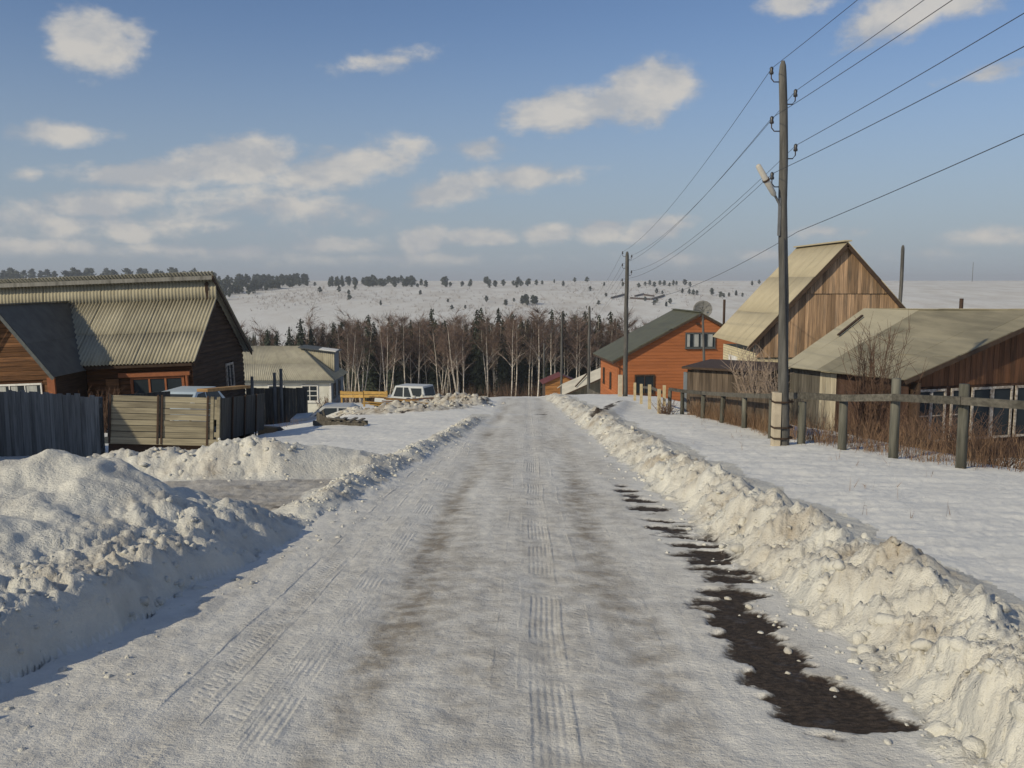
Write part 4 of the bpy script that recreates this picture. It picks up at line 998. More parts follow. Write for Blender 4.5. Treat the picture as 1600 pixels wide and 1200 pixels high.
p1 = at(1226, 694, 16.2); b1 = (p1.x, p1.y, ground(p1.x, p1.y) - 0.02); t1 = at(1224, 95, 16.2).z
zz = lambda py, d, b: at(1226, py, d).z - b
near_pole = wood_pole('tall near wooden utility pole with a street lamp and pale concrete stub', b1, t1, 0.100, 0.068,
                      [(zz(128, 16.2, b1[2]), -1), (zz(163, 16.2, b1[2]), 1), (zz(205, 16.2, b1[2]), -1), (zz(248, 16.2, b1[2]), 1), (zz(292, 16.2, b1[2]), -1)], lean=-0.27)
def pole_fittings(t):
    h = at(1206, 613, 16.2).z - b1[2]
    st = mesh('concrete_stub', [(-.235, -.10, -.4), (-.11, -.10, -.4), (-.11, .10, -.4), (-.235, .10, -.4), (-.235, -.10, h), (-.115, -.10, h), (-.115, .10, h), (-.235, .10, h)],
              [(0, 3, 2, 1), (4, 5, 6, 7), (0, 1, 5, 4), (1, 2, 6, 5), (2, 3, 7, 6), (3, 0, 4, 7)], 'concrete', t)
    for z in (0.16, 0.36, h - 0.18):
        for k in range(2):
            z1 = z + 0.018 * k
            tube('wire_band', [(-.243, -.11, z1), (-.02, -.14, z1), (.125, -.04, z1), (.125, .06, z1), (-.02, .14, z1), (-.243, .11, z1), (-.243, -.11, z1)], 0.008, 'iron', t, 5)
    # street lamp: bracket, arm, long cylindrical housing with a strap
    zb = at(1218, 320, 16.2).z - b1[2]; lx = -0.27 * zb / (t1 - b1[2])
    beam('lamp_bracket', (lx - .085, -.05, zb - .55), (lx - .085, -.05, zb + .12), 0.04, 0.05, 'metal', t, up=(0, 1, 0))
    L = mesh('lamp_arm', *tube_geo([(lx - .08, -.06, zb - .02), (lx - .17, -.10, zb + .12), (lx - .22, -.13, zb + .18)], .022, 6), 'metal', t)
    a, b = Vector((lx - .20, -.12, zb + .15)), Vector((lx - .58, -.34, zb + .66))
    tube('lamp_housing', [a, a.lerp(b, .06), a.lerp(b, .5), a.lerp(b, .52), a.lerp(b, .97), b], [.028, .048, .060, .056, .048, .028], 'lamp', L, 10)
    tube('strap', [a.lerp(b, .49), a.lerp(b, .54)], .066, 'iron', L, 10)
    tube('cable', [(lx, -.10, zb - .6), (lx + .04, -.10, zb - 1.4), (-.04, -.115, 1.4)], .008, 'wire', t, 5)
pole_fittings(near_pole)
def far_pole(px, pytop, d, label, hooks=((.25, -1), (.42, 1), (.85, -1), (1.2, 1), (1.6, -1)), r0=.13, r1=.09, stub=False):
    q = at(px, pytop, d); b = (q.x, q.y, ground(q.x, q.y) - 0.05)
    t = wood_pole(label, b, q.z, r0, r1, [(q.z - b[2] - z, s) for z, s in hooks])
    if stub: box('concrete_stub', (-.36, -.11, -.4), (-.15, .11, 1.15), 'concrete', t)
    return t
far_pole(980, 393, 45, 'second wooden utility pole on the verge before the orange house', stub=True)
far_pole(921, 478, 68, 'dark utility pole standing by the pale-roofed shed')
far_pole(878, 488, 84, 'utility pole between the ochre shed and the pale-roofed shed')
far_pole(850, 536, 108, 'farthest small utility pole in front of the birches', hooks=((.25, -1), (.5, 1)))
far_pole(1411, 383, 48, 'lone bare pole sticking up behind the barn roof', hooks=(), r0=.11, r1=.09)
def dish_pole():
    q = at(1098, 492, 49.5); b = Vector((q.x + .15, q.y, -5.3)); t = empty('service_pole', b)
    tag(t, 'thin crooked wooden service pole in front of the orange gable', 'pole')
    tube('shaft', [(0.05, 0, -.4), (0, 0, 2.2), (-.15, 0, q.z - b.z)], [.09, .08, .06], 'pole', t, 7)
    tube('brace', [(.16, -.05, -.4), (.10, -.06, 2.4)], [.06, .05], 'pole', t, 6)
    hook(t, (-.16, 0, q.z - b.z - .2), -1)
dish_pole()

def wires():
    names = ['topmost power line on the near pole', 'second power line down, on the field side of the near pole', 'third power line down, on the road side of the near pole',
             'fourth power line down, on the field side of the near pole', 'fifth power line down, level with the street lamp of the near pole']
    def sag(p, q, s, n=18): return [p.lerp(q, i / n) - Z * (4 * s * (i / n) * (1 - i / n)) for i in range(n + (0))]
    off = [Vector((5.3 + .02 * k, -15, b1[2] + 1.5 + (WP[0][k].z - b1[2]) + (0.1, .25, .30, .75, .75)[k])) for k in range(5)]
    for k in range(5):
        chain = sag(off[k], WP[0][k], .35) + sag(WP[0][k], WP[1][k], .45) + sag(WP[1][k], WP[2][k], .35) + sag(WP[2][k], WP[3][k], .3)
        if k < 2: chain += sag(WP[3][k], WP[4][k], .3) + [WP[4][k]]
        else: chain += [WP[3][k]]
        o = tube('power_line', chain, 0.0055, 'wire', None, 4); tag(o, names[k], 'power line', 'power lines along the road')
    a = Vector((b1[0] + .10, b1[1], at(1236, 362, 16.2).z)); q = WP[1][4] - Z * 0.9
    chain = sag(Vector((5.6, -15, a.z + 3.7)), a, .3) + sag(a, q, .5) + [q]
    tag(tube('power_line', chain, 0.0055, 'wire', None, 4), 'lowest power line, meeting the near pole just below the lamp', 'power line', 'power lines along the road')
wires()

def satellite_dish():
    c = at(1098, 484, 59); r = 0.62; t = empty('satellite_dish', (c.x, c.y, ground(c.x, c.y))); O = t.location
    tag(t, 'round grey mesh satellite dish rising behind the green roof ridge', 'satellite dish')
    V = []; F = []; nr, na = 6, 28
    ax = Vector((-.25, -.9, .35)).normalized(); u = ax.cross(Z).normalized(); v = u.cross(ax)
    C = c - O
    for i in range(nr + 1):
        for k in range(na):
            ra = r * i / nr; a = 2 * math.pi * k / na
            V.append(C + u * (ra * math.cos(a)) + v * (ra * math.sin(a)) + ax * (0.28 * (i / nr) ** 2 - .2))
    for i in range(nr):
        for k in range(na): F.append((i * na + k, i * na + (k + 1) % na, (i + 1) * na + (k + 1) % na, (i + 1) * na + k))
    d = mesh('reflector', V, F, 'dish', t, True); d.modifiers.new('t', 'SOLIDIFY').thickness = 0.01
    for k in range(8):
        a = 2 * math.pi * k / 8; e = u * math.cos(a) + v * math.sin(a)
        tube('rib', [C + e * (r * f) + ax * (0.28 * f * f - .185) for f in (.05, .35, .7, 1)], .012, 'metal', d, 4)
    for k in range(3):
        a = 2 * math.pi * k / 3 + .5; tube('feed_strut', [C + (u * math.cos(a) + v * math.sin(a)) * r * .95 + ax * .06, C + ax * .45], .01, 'metal', t, 4)
    tube('feed_horn', [C + ax * .40, C + ax * .55], .05, 'metal', t, 8)
    tube('mast', [(0, 0.25, -.4), (0, .25, C.z - .2), C - ax * .2], .05, 'metal', t, 8)
satellite_dish()


# ------------------------------------------------------------------ vehicles
def wheel(parent, c, r, w, axis):
    c = Vector(c); a = Vector(axis).normalized()
    ty = tube('wheel', [c - a * w * .5, c - a * w * .42, c + a * w * .42, c + a * w * .5], [r * .93, r, r, r * .93], 'rubber', parent, 20)
    tube('rim', [c - a * w * .53, c + a * w * .53], r * .58, 'rim', ty, 14); return ty
def car(name, label, loc, rz, L, W, prof, belt, roof, paint, r=0.31, wheels=(0.8, -0.85), panes=(), tumble=0.16):
    """prof: closed lower-body side outline (x,z); roof: four points of the glasshouse outline (x,z), front first"""
    t = empty(name, loc, rz); tag(t, label, 'car')
    def solid(nm, pts, w0, w1, mat, par, bev):
        bm = bmesh.new(); zs = [p[1] for p in pts]; zl, zh = min(zs), max(zs)
        A = []; B = []
        for x, z in pts:
            f = (z - zl) / (zh - zl); w = w0 + (w1 - w0) * f
            A.append(bm.verts.new((x, -w / 2, z))); B.append(bm.verts.new((x, w / 2, z)))
        n = len(pts); bm.faces.new(A[::-1]); bm.faces.new(B)
        for i in range(n): bm.faces.new((A[i], A[(i + 1) % n], B[(i + 1) % n], B[i]))
        bmesh.ops.recalc_face_normals(bm, faces=bm.faces)
        bmesh.ops.bevel(bm, geom=[e for e in bm.edges], offset=bev, segments=3, profile=.6, affect='EDGES')
        me = bpy.data.meshes.new(nm); bm.to_mesh(me); bm.free(); me.materials.append(M[mat])
        me.polygons.foreach_set('use_smooth', [True] * len(me.polygons)); return link(nm, me, par)
    solid('body', prof, W, W * 0.96, paint, t, 0.05)
    g = solid('cabin', roof, W * 0.93, W * (0.93 - tumble), paint, t, 0.045)
    zl, zh = min(p[1] for p in roof), max(p[1] for p in roof)
    def yw(z): return (W * (0.93 - tumble * (z - zl) / (zh - zl))) / 2
    for pts in panes:
        for s in (-1, 1):
            q = [(x, s * (yw(z) + 0.006), z) for x, z in pts]
            if s > 0: q = q[::-1]
            prism('side_window', q, 0.01, 'car_glass', g)
    for i, j, nm in ((0, 1, 'windscreen'), (3, 2, 'rear_window')):
        (xa, za), (xb, zb) = roof[i], roof[j]; f0, f1 = .12, .86
        d = 1 if nm == 'windscreen' else -1
        q = []
        for f, s in ((f0, -1), (f0, 1), (f1, 1), (f1, -1)):
            x, z = xa + (xb - xa) * f, za + (zb - za) * f; q.append((x + d * .012, s * (yw(z) - .10), z + .006))
        prism(nm, q if d > 0 else q[::-1], 0.01, 'car_glass', g)
    for x in wheels:
        for s in (-1, 1): wheel(t, (x, s * (W / 2 - .10), r), r, .19, (0, 1, 0))
    for s in (-1, 1):
        fx = max(p[0] for p in prof); bx_ = min(p[0] for p in prof)
        tube('headlight', [(fx - .06, s * W * .34, belt - .18), (fx + .015, s * W * .34, belt - .18)], .08, 'lamp', t, 10)
        box('tail_light', (bx_ - .01, s * W * .36 - .07, belt - .25), (bx_ + .05, s * W * .36 + .07, belt - .1), 'red_roof', t)
    box('bumper', (max(p[0] for p in prof) - .05, -W * .44, .34), (max(p[0] for p in prof) + .05, W * .44, .46), 'rubber', t)
    box('bumper', (min(p[0] for p in prof) - .05, -W * .44, .34), (min(p[0] for p in prof) + .05, W * .44, .46), 'rubber', t)
    return t
# off-road wagon: rear towards the road
car('off_road_car', 'pale grey boxy off-road car parked beyond the snow heaps before the birches', (at(633, 600, 60).x, 60.2, at(640, 601, 60).z - 1.95), R(180 - 22), 4.0, 1.75,
    [(-1.95, .5), (-1.95, 1.15), (.75, 1.15), (1.95, 1.02), (2.0, .5)], 1.1,
    [(.72, 1.12), (.38, 1.92), (-1.72, 1.95), (-1.93, 1.12)], 'car_grey', 0.38, (1.2, -1.2),
    panes=([(.50, 1.2), (.28, 1.82), (-.22, 1.83), (-.22, 1.2)], [(-.30, 1.2), (-.30, 1.83), (-.62, 1.84), (-.86, 1.2)], [(-1.0, 1.26), (-.80, 1.80), (-1.62, 1.82), (-1.66, 1.26)]), tumble=.08)
# sedan sunk in the snow up to its windows
car('sedan', 'silver sedan sunk in snow up to its side windows', (at(536, 650, 37.5).x, 37.5, at(536, 632, 37.5).z - 1.37), R(4), 4.3, 1.66,
    [(-2.1, .35), (-2.1, .88), (-1.2, .96), (1.0, .94), (2.1, .78), (2.15, .35)], .85,
    [(1.15, .92), (.35, 1.36), (-.75, 1.38), (-1.35, .94)], 'car_silver', 0.30, (1.3, -1.25),
    panes=([(.85, .97), (.33, 1.29), (-.10, 1.31), (-.10, .97)], [(-.17, .97), (-.17, 1.31), (-.66, 1.31), (-1.12, .99)]))
# hatchback behind the truck bed, only its roof shows
car('hatchback', 'pale blue car with only its roof showing behind the plank-sided truck bed', (at(256, 610, 28.7).x, 30.3, at(256, 602, 28.7).z - 1.80), R(-96), 3.9, 1.66,
    [(-1.9, .35), (-1.9, .9), (.9, .92), (1.9, .76), (1.95, .35)], .85,
    [(1.05, .9), (.25, 1.42), (-1.25, 1.44), (-1.85, .9)], 'car_blue', 0.30, (1.2, -1.2),
    panes=([(.8, .95), (.22, 1.34), (-.3, 1.36), (-.3, .95)], [(-.37, .95), (-.37, 1.36), (-1.2, 1.36), (-1.5, .98)]))

def truck_bed():
    a = at(163, 690, 20); t = empty('truck_bed', (a.x, 20, -2.62)); t.rotation_euler = (R(-5.5), R(1.6), R(1.0))
    tag(t, 'old flatbed trailer with straw-coloured plank tailgate behind the snow heap', 'trailer')
    W, Ln, z0, z1 = 2.58, 3.9, .74, 1.70
    n = 7
    for k in range(n):          # tailgate boards, two bays, with gaps and splits
        za, zb = z0 + (z1 - z0) * k / n + .006, z0 + (z1 - z0) * (k + 1) / n - .006
        for x0, x1 in ((0.06, 1.20), (1.23, 2.36)):
            j = random.uniform(-.008, .008)
            prism('plank', [(x0, j, za), (x1, j, za + random.uniform(-.006, .006)), (x1, j, zb), (x0, j, zb + random.uniform(-.006, .006))], .03, 'truck_board', t)
    beam('deck_edge', (-.03, 0.03, z0 - .08), (W, 0.03, z0 - .08), .10, .15, 'truck_board', t)
    for x in (0.08, 1.17, 1.26, 2.30): beam('bracket', (x, -.025, z0 - .14), (x, -.025, z1 + .03), .04, .02, 'iron', t, up=(0, 1, 0))
    for x in (2.40, 2.54): beam('corner_post', (x, .02, z0 - .2), (x, .02, z1 + .02), .07, .07, 'truck_board', t, up=(0, 1, 0))
    for x0, x1, za, zb in ((2.44, 2.51, z0 + .45, z1 - .05), (2.44, 2.51, z0 + .05, z0 + .16)): box('plank', (x0, .0, za), (x1, .03, zb), 'truck_board', t)
    vplanks(t, (W, 0.08, 0), (0, 1, 0), Ln, lambda u: z1 - 0.02, lambda u: z0 - .05, 'truck_side', .03, .42, .02, name='side_board')
    vplanks(t, (0, Ln, 0), (0, -1, 0), Ln - .06, lambda u: z1 - 0.02, lambda u: z0 - .05, 'truck_side', .03, .42, .02, name='side_board')
    for y in (0.9, 1.95, 3.0): beam('bracket', (W + .03, y, z0 - .2), (W + .03, y, z1), .05, .03, 'iron', t, up=(1, 0, 0))
    box('deck', (0.03, .06, z0 - .04), (W - .03, Ln + .05, z0 - .002), 'truck_side', t)
    for x in (.55, 1.95): box('chassis_beam', (x, .25, z0 - .32), (x + .12, Ln + .8, z0 - .16), 'iron', t)
    for y in (1.1, 3.3): tube('axle', [(.25, y, .38), (W - .25, y, .38)], .06, 'iron', t, 8)
    for y in (1.1, 3.3):
        for x in (.3, W - .3): wheel(t, (x, y, .38), .42, .24, (1, 0, 0))
    # dark rounded mudguard at the front corner
    V, F = [], []
    prism('mudguard', [(W - .25 + .72 * f, Ln + .35, z) for f, z in ((0, .0), (1, .0), (1, .42), (.9, .62), (.7, .72), (0, .74))], -0.5 if False else 0.5, 'rubber', t)
    box('skirt', (.0, .12, z0 - .5), (W, .2, z0 - .17), 'iron', t)
truck_bed()
def loose_timber():
    a, b = at(316, 612, 20.05), at(384, 606, 22.3)
    o = beam('timber', a + Z * .03, b + Z * .03, .26, .07, 'fresh', None); 
    tag(o, 'orange-brown timber lying on the rim of the trailer', 'timber')
loose_timber()

def broken_sledge():
    c = at(520, 668, 25); g = ground(c.x, c.y); t = empty('broken_sledge', (c.x, 25, g), R(-8)); tag(t, 'broken grey wooden sledge sunk in the smooth snow', 'sledge')
    for k in range(5):
        x = -.50 + k * .085; j = random.uniform(-.01, .01)
        prism('slat', [(x, j, -.1), (x + .08, j, -.1), (x + .08 + .03, j, .34 - k * .045), (x + .03, j, .36 - k * .045)], .03, 'fence_grey', t)
    beam('runner', (-.55, -.08, .06), (.95, -.10, .02), .06, .14, 'fence_grey', t)
    beam('runner', (-.30, .45, .08), (.90, .42, .02), .06, .12, 'fence_grey', t)
    for k, (x, l) in enumerate(((-.05, .5), (.2, .45), (.5, .5), (.75, .4))): beam('crossbar', (x, -.12, .13), (x + .05, l, .15), .10, .03, 'fence_grey', t)
    beam('upright', (-.20, .1, .0), (-.32, .1, .42), .05, .05, 'fence_grey', t, up=(0, 1, 0))
    beam('board', (-.12, -.05, .2), (.35, .02, .17), .16, .03, 'fence_grey', t)
broken_sledge()

def lumber_pile():
    c = at(622, 640, 38.4); g = ground(c.x, 38.4) + 0.02
    t = empty('lumber_pile', (c.x, 38.4, g)); tag(t, 'heap of tangled orange and yellow boards on the far snow heap', 'lumber')
    for k in range(26):
        x = random.uniform(-1.6, .6); y = random.uniform(-.6, .7); z = .03 + .34 * random.random() + (.16 if x < -.3 else 0); l = random.uniform(1.2, 2.4); a = random.gauss(0, .22); s = random.gauss(-.09, .05)
        beam('board', (x, y, z), (x + l * math.cos(a), y + l * math.sin(a), z + l * s), random.choice((.12, .16, .2)), .035, random.choice(('fresh', 'fresh', 'yellow', 'shed_board')), t)
lumber_pile()


# ------------------------------------------------------------------ trees
def strip(V, F, p, q, w, rnd):
    d = (q - p); a = d.cross(Vector((rnd.uniform(-1, 1), rnd.uniform(-1, 1), rnd.uniform(-1, 1)))).normalized() * (w / 2)
    b = len(V); V += [p - a, p + a, q]; F.append((b, b + 1, b + 2))
def rv(rnd, s=1.0): return Vector((rnd.gauss(0, s), rnd.gauss(0, s), rnd.gauss(0, s)))
def birch_meshes(seed, H, stems, ntw):
    rnd = random.Random(seed); V, F = [], []; tv, tf = [], []
    for s in range(stems):
        ang = rnd.uniform(0, 6.28); ln = (0.04 if stems == 1 else rnd.uniform(.08, .22)); h = H * rnd.uniform(.85, 1.0)
        n = 9; pts = []
        for i in range(n + 1):
            f = i / n; o = ln * h * (f ** 0.8)
            pts.append(Vector((math.cos(ang) * o + 0.12 * math.sin(f * 5 + s), math.sin(ang) * o + .1 * math.cos(f * 4 + s), -.6 + (h + .6) * f)))
        r0 = rnd.uniform(.10, .15) * (1 if stems == 1 else .8)
        tube_geo(pts, [r0 * (1 - .93 * (i / n)) + .012 for i in range(n + 1)], 5, False, V, F)
        for k in range(int(22 / stems) + 5):          # limbs climb steeply, twigs hang from them
            f = rnd.uniform(.40, .98); i = min(int(f * n), n - 1); p = pts[i].lerp(pts[i + 1], f * n - i)
            a = rnd.uniform(0, 6.28); l = (1 - f) * h * .34 + rnd.uniform(.5, 1.2); st = rnd.uniform(.9, 1.7)
            d = Vector((math.cos(a), math.sin(a), st)).normalized(); q = p + d * l * .6; e = q + (d + Vector((math.cos(a), math.sin(a), .1)) * .35).normalized() * l * .5
            tube_geo([p, q, e], [.045 * (1.15 - f), .028, .010], 3, False, V if f < .55 else tv, F if f < .55 else tf)
            for m in range(max(4, int(ntw / (22 + 5 * stems)))):
                g = rnd.uniform(.15, 1.05); b = p.lerp(q, g * 1.6) if g < .6 else q.lerp(e, (g - .6) / .4)
                t = b + Vector((math.cos(a + rnd.gauss(0, .9)), math.sin(a + rnd.gauss(0, .9)), rnd.uniform(.0, 1.3))) * rnd.uniform(.5, 1.5)
                strip(tv, tf, b, t, rnd.uniform(.03, .07), rnd)
                strip(tv, tf, b.lerp(t, .5), t + rv(rnd, .35), .035, rnd)
    out = []
    for nm, v, f, m in (('trunk', V, F, 'bark'), ('crown', tv, tf, 'twig')):
        me = bpy.data.meshes.new(nm); me.from_pydata([tuple(x) for x in v], [], f); me.materials.append(M[m]); out.append(me)
    return out
def spruce_meshes(seed, H, R0):
    rnd = random.Random(seed); V, F = tube_geo([(0, 0, -.6), (0, 0, H * .5), (0, 0, H)], [.18, .1, .02], 6, False); tv, tf = [], []
    z = .08 * H
    while z < H * .985:
        f = z / H; R_ = R0 * (1 - f) ** .85 * rnd.uniform(.8, 1.12) + .12; n = max(5, int(11 * (1 - f) + 4)); a0 = rnd.uniform(0, 6.28)
        for k in range(n):
            a = a0 + 6.283 * k / n + rnd.gauss(0, .15); r = R_ * rnd.uniform(.6, 1.15); d = Vector((math.cos(a), math.sin(a), 0)); c = Vector((-math.sin(a), math.cos(a), 0))
            p = Vector((0, 0, z)); q = p + d * r * .55 - Z * r * .12; e = p + d * r - Z * r * rnd.uniform(.25, .5); w = r * .24
            b = len(tv); tv += [p + Z * .1, q + c * w - Z * .12, q - c * w - Z * .12, e, q + Z * .10]
            tf += [(b, b + 1, b + 4), (b, b + 4, b + 2), (b + 1, b + 3, b + 4), (b + 4, b + 3, b + 2)]
            g = len(tv); s = q + rv(rnd, .2); tv += [s, s + c * w * 1.4 + d * .2 - Z * .45, s + d * .3 - Z * .5, s - c * w * 1.4 - Z * .45]; tf += [(g, g + 1, g + 2), (g, g + 2, g + 3)]
        z += H * .028 * (1.25 - .5 * f)
    out = []
    for nm, v, fc, m in (('trunk', V, F, 'trunk'), ('crown', tv, tf, 'needle')):
        me = bpy.data.meshes.new(nm); me.from_pydata([tuple(x) for x in v], [], fc); me.materials.append(M[m]); out.append(me)
    return out
def nth(i): return {1: 'first', 2: 'second', 3: 'third'}.get(i, '%d%s' % (i, 'th' if 10 < i % 100 < 14 else {1: 'st', 2: 'nd', 3: 'rd'}.get(i % 10, 'th')))
SEG = [(0, 530, 'above the white house'), (530, 600, 'above the yellow rails'), (600, 674, 'behind the off-road car'), (674, 745, 'just past the off-road car'), (745, 848, 'beyond the road end'),
       (848, 880, 'behind the ochre shed'), (880, 940, 'behind the pale-roofed shed'), (940, 2000, 'beside the green roof')]
_seen = {}
def segname(px, kind):
    sg = [q[2] for q in SEG if q[0] <= px < q[1]][0]; k = (kind, sg); _seen[k] = _seen.get(k, 0) + 1
    return nth(_seen[k]) + ' from the left of the ' + kind + ' ' + sg
def plant_tree(name, meshes, loc, s, rz, label, group, tilt=0.0):
    t = empty(name, loc, rz); t.scale = (s, s, s); t.rotation_euler = (tilt, 0, rz); tag(t, label, 'tree', group)
    for nm, me in zip(('trunk', 'crown'), meshes): link(nm, me, t)
def forest():
    rnd = random.Random(5)
    single = [birch_meshes(20 + k, 15.5, 1, 640) for k in range(4)]; multi = [birch_meshes(40 + k, 14.5, 3 + k % 2, 900) for k in range(3)]
    spr = [spruce_meshes(60 + k, 15, 2.3 + .2 * k) for k in range(3)]
    def spot(px, d):
        x = (px - 800) / FPX * d * 1.0; return Vector((x, d, ground(x, d)))
    # birches: front row in clumps, gaps between them as in the photo
    front = [(538, 1), (546, 1), (553, 0), (562, 1), (566, 0), (590, 0), (604, 1), (611, 0), (622, 1), (634, 0), (640, 0), (652, 0), (666, 0), (688, 1), (696, 1), (704, 0), (716, 1), (722, 0), (762, 1), (772, 1), (790, 1), (798, 0), (805, 0),
             (826, 0), (832, 0), (840, 0), (852, 0), (862, 0), (870, 0), (884, 0), (890, 0), (898, 0), (908, 0), (925, 0), (932, 0), (944, 1), (952, 0), (962, 0), (972, 1), (984, 0)]
    for px, mu in front:
        d = rnd.uniform(150, 160); p = spot(px, d); s = rnd.uniform(.76, 1.02)
        plant_tree('birch_tree', rnd.choice(multi if mu else single), p, s, rnd.uniform(0, 6.28),
                   segname(px, 'many-stemmed front birches' if mu else 'slim pale front birches'),
                   'front row birches', rnd.gauss(0, .03))
    for k in range(130):
        px = rnd.uniform(335, 1080); d = rnd.uniform(161, 186)
        if px < 525 and rnd.random() < .2: continue
        plant_tree('birch_tree', rnd.choice(single if rnd.random() < .7 else multi), spot(px, d), rnd.uniform(.76, 1.10), rnd.uniform(0, 6.28), 'bare birch deeper in the forest, its reddish twigs merging with its neighbours', 'birches deeper in the forest', rnd.gauss(0, .03))
    for k in range(130):
        px = 330 + 760 * (k + rnd.random()) / 130; d = rnd.uniform(166, 200); s = rnd.uniform(.74, 1.06)
        if 380 < px < 520: s *= .88
        plant_tree('spruce_tree', rnd.choice(spr), spot(px, d), s, rnd.uniform(0, 6.28), 'dark spruce half hidden among the birches deep in the forest', 'spruces of the forest')
    for px, top in ((418, 520), (432, 522), (452, 508), (470, 505), (486, 512), (504, 515), (521, 500), (534, 506), (548, 512), (560, 498), (576, 492), (584, 505), (612, 500), (628, 505), (642, 500), (655, 506), (674, 488), (681, 497), (695, 508), (728, 504), (745, 490), (752, 484), (762, 500), (779, 481), (786, 498), (801, 490), (815, 500), (824, 505), (862, 488), (880, 492), (898, 490), (914, 486), (936, 492), (954, 486), (966, 495)):
        d = rnd.uniform(157, 168); p = spot(px, d); h = at(px, top - rnd.uniform(-3, 9), d).z - p.z
        plant_tree('spruce_tree', rnd.choice(spr), p, h / 15, rnd.uniform(0, 6.28), segname(px, 'tall pointed spruces'), 'pointed spruces at the forest edge')
    # woodland running on behind them across the valley
    V, F, mi = [], [], []
    for k in range(560):
        d = rnd.uniform(205, 420); x = rnd.uniform(-.62, .62) * d * (1.0); p = Vector((x, d, ground(x, d))); h = rnd.uniform(10, 15) * (1 if d < 320 else .85)
        n0 = len(F)
        if rnd.random() < .82:
            tube_geo([p - Z, p + Z * h * .5, p + Z * h], [.12, .08, .02], 3, False, V, F)
            for m in range(70):
                b = p + Z * h * rnd.uniform(.25, .95) + Vector((rnd.gauss(0, .9), rnd.gauss(0, .9), 0)); strip(V, F, b, b + Vector((rnd.gauss(0, .9), rnd.gauss(0, .9), rnd.uniform(.6, 2.2))), .11, rnd)
            mi += [0] * (len(F) - n0)
        else:
            for m in range(8):
                zb = p.z + h * (.1 + .11 * m); r = 2.0 * (1 - m / 8.5); b0 = len(V); V.append(Vector((p.x, p.y, zb + h * .2)))
                V += [Vector((p.x + r * rnd.uniform(.6, 1.1) * math.cos(a), p.y + r * rnd.uniform(.6, 1.1) * math.sin(a), zb - r * .2 * rnd.random())) for a in [6.283 * q / 9 for q in range(9)]]
                F += [(b0, b0 + 1 + q, b0 + 1 + (q + 1) % 9) for q in range(9)]
            mi += [1] * (len(F) - n0)
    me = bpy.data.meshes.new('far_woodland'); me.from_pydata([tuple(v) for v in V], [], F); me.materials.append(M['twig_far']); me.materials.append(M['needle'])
    me.polygons.foreach_set('material_index', mi); o = link('far_woodland', me); o['kind'] = 'stuff'; o['label'] = 'pale bare woodland filling the valley behind the front trees'; o['category'] = 'woodland'
    # brushwood under the trees
    V, F = [], []
    for k in range(1500):
        px = rnd.uniform(330, 1090); d = rnd.uniform(147, 172); p = spot(px, d) if k % 6 == 0 else Vector((p.x + rnd.gauss(0, .8), p.y + rnd.gauss(0, .8), p.z))
        for m in range(5): strip(V, F, p + rv(rnd, .25) - Z * .3, p + Vector((rnd.gauss(0, .6), rnd.gauss(0, .6), rnd.uniform(.8, 3.4))), .07, rnd)
    o = mesh('brushwood', V, F, 'shrub'); o['kind'] = 'stuff'; o['label'] = 'thin brown brushwood under the forest edge'; o['category'] = 'brushwood'
forest()

